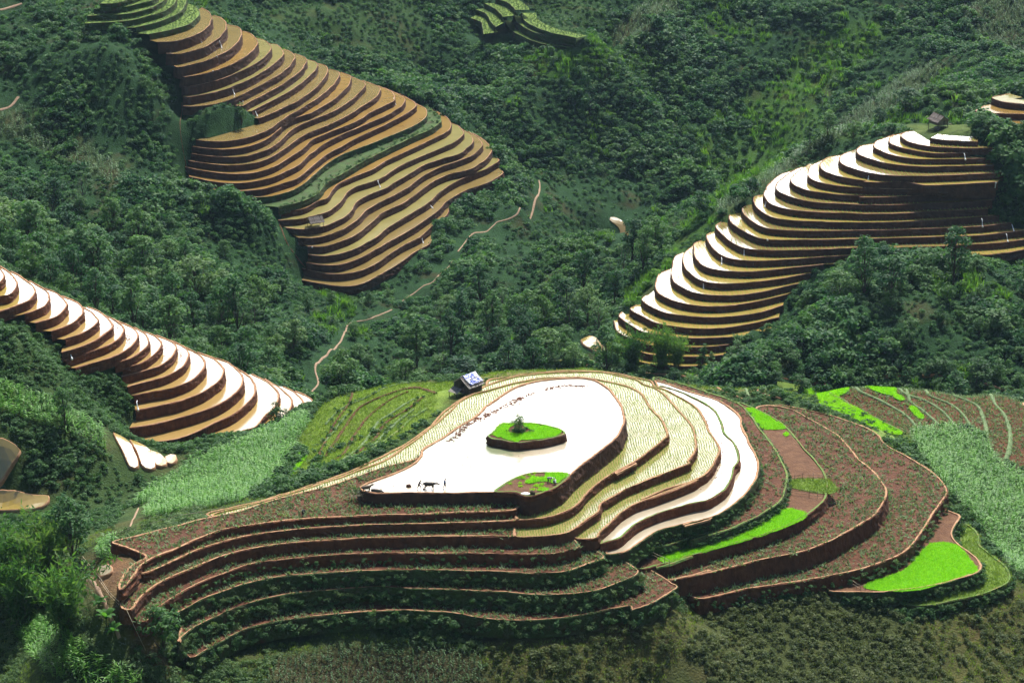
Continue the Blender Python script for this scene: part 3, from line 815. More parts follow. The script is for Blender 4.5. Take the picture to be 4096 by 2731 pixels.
ZONES = [
 ('corn', '310,1195 318,1150 400,1095 450,1060 560,1015 640,985 700,955 708,975 680,1020 650,1075 620,1112 560,1150 480,1168', 300, 446),
 ('grass', '705,975 745,925 800,905 880,885 960,880 1045,878 1052,905 1000,950 930,1000 860,1040 720,1095 640,1118 690,1060 715,1036 680,1025', 300, 447),
 ('corn', '2090,1000 2110,985 2200,985 2262,1010 2290,1060 2352,1100 2400,1130 2400,1400 2352,1335 2300,1290 2240,1200 2185,1140 2120,1060', 300, 455),
 ('verge', '1740,885 1860,930 2000,985 2092,1042 2092,1000 1990,955 1900,920 1800,885', 300, 470),
 ('field', '1640,880 1860,862 2150,862 2450,890 2450,1110 2290,1055 2260,1000 2210,980 2100,985 2060,1000 1980,960 1850,920 1720,885', 300, 475),
 ('fallow', '1040,885 1100,848 1300,830 1500,838 1700,852 1850,864 1760,900 1500,900 1200,900', 300, 475),
 ('cornlow', '640,1512 760,1482 1000,1480 1100,1500 1125,1600 590,1600', 290, 345),
 ('olive', '1110,1440 1330,1440 1560,1365 1640,1390 1500,1600 1125,1600', 290, 345),
 ('thick', '1640,1385 1860,1350 2080,1420 2160,1600 1480,1600 1560,1480', 290, 350),
 ('olive', '2080,1420 2200,1400 2352,1330 2450,1330 2450,1600 2150,1600', 290, 360),
 ('corn', '0,884 60,898 150,944 260,1000 330,1040 285,1062 205,1014 120,985 -60,930 -60,870', 375, 425),
 ('grass', '440,1075 520,1030 560,1012 470,1065 400,1100', 380, 430),
 ('corn', '90,1420 200,1500 330,1560 300,1600 120,1560 30,1460', 300, 345),
 ('corn', '200,1232 232,1226 262,1250 268,1275 235,1292 205,1282', 300, 345),
 ('bare', '170,1290 290,1260 320,1300 280,1380 360,1480 400,1540 330,1500 240,1370', 300, 345),
 ('rough', '-200,1100 420,1200 520,1420 700,1500 600,1600 -200,1650', 280, 352),
 ('farcorn', '1640,470 1760,400 1880,320 2000,230 2130,130 2165,160 2120,220 2000,290 1900,330 1780,420 1650,500', 540, 860),
 ('farcorn', '2195,20 2352,-20 2450,0 2450,170 2352,140 2240,90', 600, 900),
 ('farcorn', '1395,75 1480,10 1560,-20 1565,40 1490,82 1430,115', 600, 900),
 ('farcorn', '85,245 200,335 335,425 300,440 200,400 60,330 -40,300 -40,250', 560, 760),
 ('bright', '1440,722 1550,600 1700,470 1900,332 2060,292 2050,265 1880,295 1700,395 1560,525 1430,680', 530, 660),
 ('bright', '1680,230 1850,180 1900,300 1800,420 1650,480 1560,440 1600,300', 600, 900),
 ('bright', '1130,92 1240,98 1330,110 1400,180 1250,190 1140,140', 700, 900),
 ('bright', '1850,90 2010,40 2080,60 1950,180 1850,230 1800,180', 600, 900),
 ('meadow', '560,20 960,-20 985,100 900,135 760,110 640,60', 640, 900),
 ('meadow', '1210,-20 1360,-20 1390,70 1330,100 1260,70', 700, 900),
 ('crestcorn', '20,612 240,722 440,800 600,868 740,918 700,900 430,785 240,705 40,600', 430, 480),
 ('lawn', '2070,292 2120,268 2215,258 2240,300 2200,322 2090,310', 560, 640),
]
ZONES = [(n, FZ(s), a, b) for n, s, a, b in ZONES]
ZID = {'wood': 0, 'corn': 1, 'grass': 2, 'field': 3, 'fallow': 4, 'cornlow': 5, 'olive': 6, 'thick': 7, 'bare': 8, 'rough': 9, 'farcorn': 10, 'bright': 11, 'meadow': 12, 'crestcorn': 13, 'verge': 14, 'bush': 15, 'lawn': 16}

def zone_of(x, y, z):
    u, v = proj(x, y, z)
    u, v = u * 0.57422, v * 0.57422
    out = np.where(y < 352, ZID['rough'], np.where(y < 470, ZID['bush'], ZID['wood']))
    done = np.zeros(x.shape, bool)
    for n, poly, a, b in ZONES:
        s = inside(poly, u, v) & (y > a) & (y < b) & ~done
        out[s] = ZID[n]
        done |= s
    return out

# fine raster of the shelves: highest shelf at each spot
RX0, RY0, RS = -150.0, 300.0, 0.5
rx = np.arange(RX0, 151, RS); ry = np.arange(RY0, 850, RS)
TOP = np.full((len(ry), len(rx)), -999.0)
for poly, z, Hh, fam in LEVELS:
    x0, y0 = poly.min(0); x1, y1 = poly.max(0)
    i0, i1 = max(0, int((x0 - RX0) / RS)), min(len(rx), int((x1 - RX0) / RS) + 2)
    j0, j1 = max(0, int((y0 - RY0) / RS)), min(len(ry), int((y1 - RY0) / RS) + 2)
    if i1 <= i0 or j1 <= j0:
        continue
    gx, gy = np.meshgrid(rx[i0:i1], ry[j0:j1])
    s = inside(poly, gx, gy)
    sub = TOP[j0:j1, i0:i1]
    sub[s] = np.maximum(sub[s], z)

def topz(x, y):
    i = np.round((np.asarray(x) - RX0) / RS).astype(int); j = np.round((np.asarray(y) - RY0) / RS).astype(int)
    ok = (i >= 0) & (i < len(rx)) & (j >= 0) & (j < len(ry))
    out = np.full(np.shape(x), -999.0)
    out[ok] = TOP[j[ok], i[ok]]
    return out

def surf(x, y):
    return np.maximum(H(x, y), topz(x, y))

BLOCK = np.zeros(TOP.shape, bool)
OCC2 = TOP > -900
for d_ in range(2):
    o_ = OCC2.copy()
    o_[1:] |= OCC2[:-1]; o_[:-1] |= OCC2[1:]; o_[:, 1:] |= OCC2[:, :-1]; o_[:, :-1] |= OCC2[:, 1:]
    OCC2 = o_

def free(x, y):
    i = np.round((x - RX0) / RS).astype(int); j = np.round((y - RY0) / RS).astype(int)
    ok = (i >= 0) & (i < len(rx)) & (j >= 0) & (j < len(ry))
    out = np.ones(x.shape, bool)
    out[ok] = ~(OCC2[j[ok], i[ok]] | BLOCK[j[ok], i[ok]])
    return out

def block_line(xy, r):
    for q in xy:
        i, j, k = int((q[0] - RX0) / RS), int((q[1] - RY0) / RS), int(r / RS) + 1
        if 0 <= i < len(rx) and 0 <= j < len(ry):
            BLOCK[max(0, j - k):j + k + 1, max(0, i - k):i + k + 1] = True

def hits(px, py, ymin=300, ymax=900, n=2400):
    """first point of ground or shelf on the line of sight through a photo pixel"""
    d = ray(px, py)
    Y = np.linspace(ymin, ymax, n)
    t_ = Y / d[1]
    x, z = d[0] * t_, CAM_Z + d[2] * t_
    s = surf(x, Y)
    below = z <= s
    k = int(np.argmax(below)) if below.any() else n - 1
    return float(x[k]), float(Y[k]), float(s[k])

def hF(u, v):
    return hits(u / 0.57422, v / 0.57422)

HUT1, HUT2, HUT3 = hits(1872, 1572), hits(1262, 908), hits(3752, 508)
for q_, r_0 in ((HUT1, 4.2), (HUT3, 5.0)):
    for yy_ in np.arange(q_[1] - r_0 * 1.6, q_[1] + r_0 * 0.7, 0.8):
        block_line([(xx_, yy_) for xx_ in np.arange(q_[0] - r_0, q_[0] + r_0, 0.8)], 0.5)

# ------------------------------------------------------------------ the ground itself
ZN = zone_of(XX.ravel(), YY.ravel(), ZZ.ravel()).reshape(XX.shape)
GCOL = {'wood': (0.018, 0.050, 0.018), 'corn': (0.045, 0.065, 0.022), 'grass': (0.135, 0.205, 0.036), 'field': (0.095, 0.042, 0.023), 'fallow': (0.115, 0.120, 0.040),
        'cornlow': (0.050, 0.045, 0.022), 'olive': (0.070, 0.074, 0.026), 'thick': (0.055, 0.070, 0.024), 'bare': (0.150, 0.085, 0.048), 'rough': (0.045, 0.075, 0.022),
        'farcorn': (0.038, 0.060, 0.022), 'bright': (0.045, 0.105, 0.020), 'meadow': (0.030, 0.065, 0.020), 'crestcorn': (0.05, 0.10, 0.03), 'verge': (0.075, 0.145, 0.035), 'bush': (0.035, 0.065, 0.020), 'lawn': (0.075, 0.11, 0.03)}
tab = np.zeros((17, 3))
for k_, v_ in ZID.items():
    tab[v_] = GCOL[k_]
GC = tab[ZN]
for _ in range(2):
    GC[1:-1, 1:-1] = (GC[1:-1, 1:-1] * 2 + GC[:-2, 1:-1] + GC[2:, 1:-1] + GC[1:-1, :-2] + GC[1:-1, 2:]) / 6
ny_, nx_ = XX.shape
V = np.column_stack([XX.ravel(), YY.ravel(), ZZ.ravel()])
idx = np.arange(ny_ * nx_).reshape(ny_, nx_)
F = np.stack([idx[:-1, :-1], idx[:-1, 1:], idx[1:, 1:], idx[1:, :-1]], -1).reshape(-1, 4)
m_g, t, b = mat('hillside_ground')
at = N(t, 'ShaderNodeAttribute', attribute_name='ground_colour')
g = N(t, 'ShaderNodeNewGeometry')
n1 = N(t, 'ShaderNodeTexNoise', Scale=0.35, Detail=8, Roughness=0.7)
r1 = ramp(t, [(0.3, (0.45, 0.45, 0.45)), (0.5, (1, 1, 1)), (0.75, (1.5, 1.35, 1.25))])
n3 = N(t, 'ShaderNodeTexNoise', Scale=0.09, Detail=4)
r3 = ramp(t, [(0.55, (0, 0, 0)), (0.68, (1, 1, 1))])
mm = N(t, 'ShaderNodeMixRGB', blend_type='MULTIPLY'); mm.inputs['Fac'].default_value = 1
m2 = N(t, 'ShaderNodeMixRGB'); m2.inputs['Color2'].default_value = (0.11, 0.055, 0.03, 1)
sc_ = N(t, 'ShaderNodeMath', operation='MULTIPLY'); sc_.inputs[1].default_value = 0.25
for a_, b_ in ((g.outputs['Position'], n1.inputs['Vector']), (n1.outputs['Fac'], r1.inputs['Fac']), (g.outputs['Position'], n3.inputs['Vector']), (n3.outputs['Fac'], r3.inputs['Fac']),
               (at.outputs['Color'], mm.inputs['Color1']), (r1.outputs['Color'], mm.inputs['Color2']), (r3.outputs['Color'], sc_.inputs[0]), (sc_.outputs['Value'], m2.inputs['Fac']), (mm.outputs['Color'], m2.inputs['Color1']), (m2.outputs['Color'], b.inputs['Base Color'])):
    t.links.new(a_, b_)
b.inputs['Roughness'].default_value = 1.0
b.inputs['Specular IOR Level'].default_value = 0.1
nb = N(t, 'ShaderNodeTexNoise', Scale=2.5, Detail=5)
bu = N(t, 'ShaderNodeBump', Strength=1.0, Distance=0.35)
t.links.new(g.outputs['Position'], nb.inputs['Vector']); t.links.new(nb.outputs['Fac'], bu.inputs['Height']); t.links.new(bu.outputs['Normal'], b.inputs['Normal'])
ground = struct(mesh_obj('ground', V, F, m_g, smooth_sh=True))
ca = ground.data.color_attributes.new('ground_colour', 'FLOAT_COLOR', 'POINT')
ca.data.foreach_set('color', np.column_stack([GC.reshape(-1, 3), np.ones(ny_ * nx_)]).astype(np.float32).ravel())

# ------------------------------------------------------------------ sheets and ridges laid on the ground
ZO['I'] = (1900, 1640, 5.88); ZO['Q'] = (2000, 1850, 7.35)

def sheet(name, trace, m, z=None, off=0.05, thick=0.12, kind='structure'):
    """a field patch: flat at height z on a shelf, or following the ground"""
    px = P(trace)
    if z is not None:
        xy = smooth([unz(a, b_, z) for a, b_ in px], 0.5, True)
    else:
        xy = smooth([hit(a, b_)[:2] for a, b_ in px], 1.0, True)
    n = len(xy)
    xy = xy + normals(xy, True) * wob(n, 0.06, 2, n)[:, None]
    pts = [Vector((float(a), float(b_))) for a, b_ in xy]
    x0, y0 = xy.min(0); x1, y1 = xy.max(0)
    if z is None:
        gx, gy = np.meshgrid(np.arange(x0, x1, 1.2), np.arange(y0, y1, 1.2))
        s = inside(xy, gx, gy)
        pts += [Vector((float(a), float(b_))) for a, b_ in zip(gx[s], gy[s])]
    v, e, f, *_ = delaunay_2d_cdt(pts, [(i, (i + 1) % n) for i in range(n)], [list(range(n))], 1, 1e-4)
    vx = np.array([(p.x, p.y) for p in v])
    zz = np.full(len(vx), z + off) if z is not None else H(vx[:, 0], vx[:, 1]) + off + 0.10
    vv = [(a, b_, c_) for (a, b_), c_ in zip(vx, zz)]
    ff = [tuple(q) for q in f]
    # a low edge all round so that the patch has a thickness
    cnt = {}
    for q in ff:
        for i in range(len(q)):
            e_ = (q[i], q[(i + 1) % len(q)])
            cnt[e_] = cnt.get(e_, 0) + 1
    low = {}
    for (a, b_) in list(cnt):
        if (b_, a) not in cnt:
            for k_ in (a, b_):
                if k_ not in low:
                    low[k_] = len(vv); vv.append((vv[k_][0], vv[k_][1], vv[k_][2] - thick - (0.35 if z is None else 0)))
            ff.append((b_, a, low[a], low[b_]))
    o = mesh_obj(name, vv, ff, m)
    if kind == 'structure':
        struct(o)
    return o, xy

def ground_line(trace, closed=False, step=0.8, z=None):
    px = P(trace)
    if z is not None:
        return smooth([unz(a, b_, z) for a, b_ in px], step)
    return smooth([hit(a, b_)[:2] for a, b_ in px], step)

def ribbon(name, xy, w, h, m, z=None, seed=0, sink=0.25):
    """a raised strip of earth (or a worn path when h is small) along a line on the ground"""
    n = len(xy)
    nr = normals(xy)
    r_ = np.random.default_rng(seed + n)
    prof = [(-0.5, -sink), (-0.42, h * 0.4), (-0.2, h), (0.2, h), (0.42, h * 0.4), (0.5, -sink)]
    V, F = [], []
    ww = w * (1 + wob(n, 0.12, 3, seed + n))
    for o_, dz in prof:
        q = xy + nr * (o_ * ww)[:, None]
        zz = (np.full(n, z) if z is not None else surf(q[:, 0], q[:, 1])) + dz + (r_.normal(0, 0.02, n) if dz > 0 else 0)
        V.append(np.column_stack([q, zz]))
    k = len(prof)
    for j in range(k - 1):
        for i in range(n - 1):
            F.append((j * n + i, (j + 1) * n + i, (j + 1) * n + i + 1, j * n + i + 1))
    return struct(mesh_obj(name, np.array(V).reshape(-1, 3), F, m, smooth_sh=True))

M['path'] = noise_mat('worn_path', 1.5, [(0.3, (0.20, 0.125, 0.08)), (0.6, (0.32, 0.22, 0.15)), (0.85, (0.45, 0.34, 0.25))])
# fields that share a shelf with a flooded paddy
F2, F2xy = sheet('soil_field', 'K2 282,800 340,797 500,731 700,636 900,571 1100,526 1400,491 1700,466 2000,451 K1 1000,1341 1300,1331 1392,1319 1368,1284 1330,1210 0,1210 K2 1000,440 500,610 340,690', M['soil'], z=ZK['l2'], off=0.03)
F3, F3xy = sheet('soil_field', 'K4 284,780 0,767 K2 2000,543 1600,565 1300,590 1050,635 900,675 700,750 500,835 400,890 300,975 235,1062 162,1052 162,1000 335,850 700,620 1500,490 K4 -100,570 278,690', M['soil'], z=ZK['l3'], off=0.03)
for zz_, tr in ((ZK['l2'], 'K1 1366,1275 1380,1300 1395,1322'), (ZK['l3'], 'K4 280,690 278,735 285,782')):
    ribbon('bund', ground_line(tr, z=zz_), 0.7, 0.30, M['rim'], z=zz_)
# seedbeds
BEDS = []
for nm, tr, mk, zz_ in (
    ('isl', 'I 620,325 950,320 840,400 760,500 560,655 445,590 415,550 505,430', 'seedbed', ISL_Z),
    ('isl', 'I 745,528 820,533 1000,563 1180,543 1350,503 1540,375 1720,385 2030,490 1945,590 1700,655 1400,695 1080,710 1000,760 850,722 700,690 600,645', 'seedbed', ISL_Z),
    ('isl', 'I 1130,325 1400,330 1525,362 1340,485 1250,440 1150,395', 'seedbed', ISL_Z),
    ('plot', 'Q 1335,325 1700,300 1890,315 2000,350 1850,495 1700,600 1510,605 1450,562 1100,567 900,620 740,588 765,532 900,470 935,385 1100,432 1340,424', 'seedbed', 0.32),
    ('plot', 'Q 1095,828 1250,758 1430,752 1448,790 1400,828', 'seedbed', 0.32),
    ('l8', 'K5 50,1225 215,1172 275,1207 112,1260', 'seedbed', ZK['l8']),
    ('l8', 'K5 228,1168 590,1075 648,1106 380,1182 287,1204', 'seedbed', ZK['l8']),
    ('l8', 'K5 600,1072 845,922 988,955 900,1018 660,1102', 'seedbed', ZK['l8']),
    ('l8', 'K5 598,292 650,290 850,402 856,417 705,415', 'seedbed', ZK['l8']),
    ('l8', 'K5 840,452 858,436 876,455 852,466', 'seedbed', ZK['l8']),
    ('l11', 'K5 1765,1140 1930,1150 2060,1300 2058,1320 1700,1428 1500,1438 1345,1405 1600,1300', 'seedbed', ZK['l11']),
    ('r', 'R 640,300 760,330 900,390 1020,450 1150,530 1280,600 1400,660 1350,675 1230,640 1100,585 980,530 850,475 740,420 620,355 565,325', 'seedbed_lime', None),
    ('r', 'R 170,225 330,245 600,285 630,298 560,325 480,335 400,300 300,265', 'turf', None),
    ('r', 'R 880,297 972,330 890,366 812,326', 'seedbed', None),
    ('r', 'R 730,230 900,237 1143,286 1128,306 1000,278 850,250', 'seedbed', None),
    ('r', 'R 1152,292 1348,345 1300,368 1142,310', 'seedbed', None),
    ('r', 'R 1352,357 1408,390 1390,410 1322,375', 'seedbed', None),
    ('r', 'R 1482,452 1570,540 1532,550 1442,460', 'seedbed', None),
    ('r', 'R 1090,590 1250,650 1350,705 1440,790 1475,840 1420,830 1250,730 1180,660', 'turf', None),
    ('r', 'F 628,1110 662,1042 706,1038 690,1070 655,1103', 'seedbed', None)):
    o_, xy_ = sheet('seedbed', tr, M[mk], z=zz_, off=0.10 if zz_ is not None else 0.12)
    BEDS.append((xy_, zz_, mk))
o_, _ = sheet('soil_field', 'R 450,232 700,252 878,290 808,320 650,276', M['soil_dry'], off=0.06)
TURF_MID, TURFxy = sheet('grass_strip', 'K5 866,738 1108,738 1180,800 1108,828 870,782', M['turf'], z=ZK['l8'], off=0.08)
# banks between the strip fields on the right
for k_, (tr, mk, w_) in enumerate((
    ('R 1110,230 1300,218 1600,215 1900,240 2100,285 2230,340 2300,400 2352,450', 'rim', 0.7),
    ('R 1120,240 1400,245 1700,285 1950,335 2120,420 2200,520 2240,640 2240,760 2200,900', 'bank', 1.0),
    ('R 1300,270 1600,320 1800,360 1980,440 2030,540 2060,660 2040,750', 'bank', 0.9),
    ('R 1050,260 1350,300 1600,360 1780,440 1880,520 1940,620', 'bank', 0.9),
    ('R 1100,290 1400,340 1600,420 1720,500 1800,590 1820,630', 'bank', 0.8),
    ('R 1000,240 1250,300 1450,400 1580,500 1690,600', 'bank', 0.8),
    ('R 800,250 1050,320 1250,420 1420,520 1560,680', 'bank', 0.8),
    ('R 640,275 830,350 950,420 1100,510 1300,600 1420,665', 'rim_grass', 0.6),
    ('R 2150,300 2260,310 2352,335', 'rim', 0.6),
    ('K1 1120,265 1300,238 1600,225 2000,225 2020,245 K3 400,250 900,290 1250,420 1500,530', 'rim', 0.6),
    ('K1 1250,215 1600,190 2000,200 K3 300,200 900,245 1400,320', 'rim_grass', 0.6),
    ('K3 500,225 900,260 1200,370 1550,490', 'bank', 0.7),
    ('K3 1100,265 1400,340 1650,440 1900,520', 'rim', 0.5))):
    if mk == 'bank' and 'bank' not in M:
        M['bank'] = noise_mat('grey_green_bank', 1.0, [(0.3, (0.075, 0.12, 0.05)), (0.6, (0.14, 0.20, 0.09)), (0.85, (0.22, 0.28, 0.15))], bump=0.8, bscale=5)
    ribbon('bund', ground_line(tr), w_, 0.30, M[mk], seed=k_)
# old terrace steps and worn rows on the grassy flank to the left of the pond
FLANK = []
for k_, tr in enumerate(('K1 0,870 100,720 240,520 400,440 620,370 720,380 800,410', 'K1 0,930 120,860 220,700 330,560 450,470 600,400', 'K1 60,950 250,800 380,620 480,560 640,450',
                         'K1 0,640 120,520 300,440 500,350 700,320', 'K1 180,880 340,760 440,620 600,520 700,440', 'K1 0,760 60,690 160,560', 'K1 120,930 300,830 430,700 520,620 640,530', 'K1 260,860 480,720 620,600 740,520', 'K1 -60,900 -20,800 60,640 180,470 330,380')):
    xy_ = ground_line(tr)
    FLANK.append(xy_)
    ribbon('bund', xy_, (0.9, 0.8, 0.9, 0.7, 0.8, 0.7, 0.8, 0.8, 0.7)[k_], 0.28, M[('soil', 'soil', 'bank', 'bank', 'soil', 'bank', 'bank', 'rim_grass', 'soil')[k_]], seed=50 + k_)
# paths through the valley, water channels
PATHS = []
for tr, w_, mk in (('F 1238,415 1240,430 1234,452 1190,490 1140,512', 0.55, 'path'), ('F 1140,512 1085,538 1065,562 1052,580', 0.45, 'path'), ('F 1040,600 1002,640 960,668 930,690 912,700', 0.45, 'path'), ('F 900,712 850,735 800,746 785,780 725,840 731,880 714,905', 0.5, 'path'),
                   ('F 0,255 25,245 42,225', 0.9, 'path'), ('F 0,25 50,10', 0.9, 'path'), ('F 298,1212 312,1180 318,1168', 0.35, 'path'), ('F 418,240 415,310 440,420', 0.25, 'soil_dry'),
                   ('F 185,1290 215,1340 245,1400 275,1470', 0.6, 'path'), ('F 640,510 660,560 700,620', 0.4, 'soil_dry')):
    xy_ = ground_line(tr)
    block_line(xy_, 1.6)
    if len(tr) > 24:
        PATHS.append(xy_)
    ribbon('path', xy_, w_, 0.16, M[mk], seed=len(tr))
# stream at the bottom of the gorge and the little pool on the left
STREAM, sxy = sheet('stream_water', 'F 1400,503 1412,501 1436,521 1444,543 1436,546 1424,532 1404,514', M['water_silt'], off=0.25)
block_line(sxy, 2.5)
for tr in ('F 226,1312 250,1308 258,1322 235,1332', 'F -20,1028 25,1030 46,1040 38,1065 10,1105 -20,1120', 'F -20,1140 30,1132 80,1145 115,1150 95,1172 40,1178 -20,1170',
           'F 262,1000 290,1015 310,1050 318,1078 300,1080 282,1040', 'F 300,1016 330,1030 352,1060 355,1082 330,1082 315,1040', 'F 345,1040 375,1055 385,1072 362,1078', 'F 382,1058 400,1050 405,1062 388,1072',
           'F 1335,785 1355,778 1385,805 1400,815 1372,812 1345,800'):
    o_, xy_ = sheet('paddy_water', tr, M['water_rice'] if '226,' not in tr else M['water_pond'], off=0.5)
    block_line(xy_, 1.2)
    loop = np.vstack([xy_, xy_[:1]])
    ribbon('bund', loop, 0.5, 0.58, M['rim'], seed=len(tr))
# ------------------------------------------------------------------ foliage
def leaf_mat(name, cols, trans=0.35, rough=0.55, spec=0.12, tcol=1.6, var=0.5):
    """leaf colour varies from plant to plant and from leaf to leaf; some light passes through"""
    m, t, b = mat(name)
    oi = N(t, 'ShaderNodeObjectInfo')
    at = N(t, 'ShaderNodeAttribute', attribute_name='leaf')
    mixf = N(t, 'ShaderNodeMath', operation='MULTIPLY_ADD')
    mixf.inputs[1].default_value = var
    sc = N(t, 'ShaderNodeMath', operation='MULTIPLY'); sc.inputs[1].default_value = 1 - var
    t.links.new(at.outputs['Fac'], sc.inputs[0])
    t.links.new(oi.outputs['Random'], mixf.inputs[0])
    t.links.new(sc.outputs['Value'], mixf.inputs[2])
    k = len(cols)
    r = ramp(t, [(0.1 + 0.8 * i / max(1, k - 1), c) for i, c in enumerate(cols)])
    t.links.new(mixf.outputs['Value'], r.inputs['Fac'])
    t.links.new(r.outputs['Color'], b.inputs['Base Color'])
    b.inputs['Roughness'].default_value = rough
    b.inputs['Specular IOR Level'].default_value = spec
    tr = N(t, 'ShaderNodeBsdfTranslucent')
    mm = N(t, 'ShaderNodeMixRGB', blend_type='MULTIPLY'); mm.inputs['Fac'].default_value = 1
    mm.inputs['Color2'].default_value = (tcol * 1.05, tcol * 1.1, tcol * 0.5, 1)
    t.links.new(r.outputs['Color'], mm.inputs['Color1'])
    t.links.new(mm.outputs['Color'], tr.inputs['Color'])
    mx = N(t, 'ShaderNodeMixShader'); mx.inputs['Fac'].default_value = trans
    out = t.nodes['Material Output']
    t.links.new(b.outputs['BSDF'], mx.inputs[1]); t.links.new(tr.outputs['BSDF'], mx.inputs[2])
    t.links.new(mx.outputs['Shader'], out.inputs['Surface'])
    return m

M['leaf_wood'] = leaf_mat('wood_leaves', [(0.014, 0.055, 0.028), (0.028, 0.098, 0.038), (0.055, 0.145, 0.042), (0.095, 0.19, 0.060)], var=0.62)
M['leaf_tree'] = leaf_mat('tree_leaves', [(0.016, 0.060, 0.032), (0.038, 0.115, 0.040), (0.075, 0.165, 0.040), (0.115, 0.195, 0.080)], var=0.75)
M['leaf_bush'] = leaf_mat('bush_leaves', [(0.022, 0.068, 0.026), (0.042, 0.110, 0.036), (0.070, 0.155, 0.052), (0.11, 0.20, 0.085)])
M['leaf_light'] = leaf_mat('lightened_slope_leaves', [(0.040, 0.090, 0.034), (0.070, 0.135, 0.048), (0.11, 0.18, 0.068), (0.16, 0.24, 0.11)], var=0.6)  # leaf colours lightened to make up for shade on the lower left slope
M['leaf_olive'] = leaf_mat('dry_slope_leaves', [(0.035, 0.060, 0.022), (0.065, 0.095, 0.032), (0.10, 0.13, 0.045), (0.15, 0.175, 0.085)])
M['leaf_bright'] = leaf_mat('tall_grass_leaves', [(0.035, 0.110, 0.018), (0.060, 0.160, 0.024), (0.095, 0.21, 0.032), (0.13, 0.25, 0.045)], trans=0.45)
M['leaf_turf'] = leaf_mat('turf_blades', [(0.08, 0.14, 0.025), (0.12, 0.20, 0.03), (0.16, 0.25, 0.045), (0.22, 0.29, 0.07)], trans=0.4)
M['leaf_corn'] = leaf_mat('maize_leaves', [(0.045, 0.150, 0.026), (0.090, 0.240, 0.038), (0.12, 0.29, 0.04), (0.16, 0.34, 0.05)], trans=0.4, rough=0.45, spec=0.22)
M['leaf_corn_grey'] = leaf_mat('dusty_maize_leaves', [(0.036, 0.095, 0.036), (0.060, 0.140, 0.052), (0.095, 0.19, 0.080), (0.15, 0.25, 0.13)], trans=0.3, rough=0.45, spec=0.2)
M['leaf_crop'] = leaf_mat('crop_seedling_leaves', [(0.07, 0.13, 0.055), (0.11, 0.19, 0.08), (0.16, 0.25, 0.11), (0.24, 0.31, 0.18)], trans=0.25)
M['leaf_rice'] = leaf_mat('rice_blades', [(0.12, 0.34, 0.008), (0.18, 0.44, 0.010), (0.24, 0.50, 0.02), (0.30, 0.55, 0.03)], trans=0.4)
M['leaf_rice_thin'] = leaf_mat('planted_rice_blades', [(0.14, 0.25, 0.07), (0.19, 0.32, 0.08), (0.24, 0.38, 0.11), (0.30, 0.42, 0.16)], trans=0.35)
M['leaf_bamboo'] = leaf_mat('bamboo_leaves', [(0.026, 0.085, 0.030), (0.050, 0.130, 0.038), (0.085, 0.18, 0.045), (0.13, 0.22, 0.07)], trans=0.4)
M['leaf_banana'] = leaf_mat('banana_leaves', [(0.04, 0.13, 0.02), (0.06, 0.17, 0.03), (0.09, 0.21, 0.04), (0.11, 0.24, 0.05)], trans=0.45)
M['bark'] = noise_mat('bark', 3, [(0.3, (0.05, 0.038, 0.028)), (0.7, (0.13, 0.10, 0.075))], bump=0.6, stretch=(1, 1, 0.3))
M['bark_pale'] = noise_mat('pale_bark', 3, [(0.3, (0.12, 0.10, 0.08)), (0.7, (0.26, 0.22, 0.18))], bump=0.6, stretch=(1, 1, 0.3))
M['culm'] = noise_mat('bamboo_culm', 2, [(0.3, (0.06, 0.09, 0.03)), (0.7, (0.14, 0.15, 0.06))])

def leaves_mesh(name, cen, nor, size, aspect, m, r_, droop=0.0):
    """one rhombic leaf per centre"""
    n = len(cen)
    nor = nor / np.maximum(np.linalg.norm(nor, axis=1, keepdims=True), 1e-6)
    a = r_.normal(0, 1, (n, 3))
    u = a - (a * nor).sum(1, keepdims=True) * nor
    u /= np.maximum(np.linalg.norm(u, axis=1, keepdims=True), 1e-6)
    u[:, 2] -= droop
    u /= np.maximum(np.linalg.norm(u, axis=1, keepdims=True), 1e-6)
    w = np.cross(nor, u)
    s = (size * np.ones(n))[:, None]
    bend = nor * s * 0.15
    v = np.stack([cen - u * s, cen + w * s * aspect - bend * 0, cen + u * s - bend, cen - w * s * aspect], 1).reshape(-1, 3)
    me = bpy.data.meshes.new(name)
    me.vertices.add(4 * n); me.loops.add(4 * n); me.polygons.add(n)
    me.vertices.foreach_set('co', v.astype(np.float32).ravel())
    me.loops.foreach_set('vertex_index', np.arange(4 * n, dtype=np.int32))
    me.polygons.foreach_set('loop_start', np.arange(0, 4 * n, 4, dtype=np.int32))
    me.update(calc_edges=True)
    at = me.attributes.new('leaf', 'FLOAT', 'FACE')
    at.data.foreach_set('value', r_.random(n).astype(np.float32))
    me.materials.append(m)
    return me

def lobes_points(lobes, n, r_, flat=0.75):
    """leaf places on the outer parts of a set of lobes (centre, radius)"""
    L_ = np.array([(*c, rr) for c, rr in lobes])
    p = L_[:, 3] ** 2
    k = r_.choice(len(L_), n, p=p / p.sum())
    d = r_.normal(0, 1, (n, 3)); d /= np.linalg.norm(d, axis=1, keepdims=True)
    d[:, 2] = np.where(d[:, 2] < -0.3, -d[:, 2], d[:, 2])
    rad = L_[k, 3] * (0.62 + 0.42 * r_.random(n))
    c = L_[k, :3] + d * rad[:, None] * np.array([1, 1, flat])
    nr = d + np.array([0, 0, 0.7]) + r_.normal(0, 0.45, (n, 3))
    return c, nr

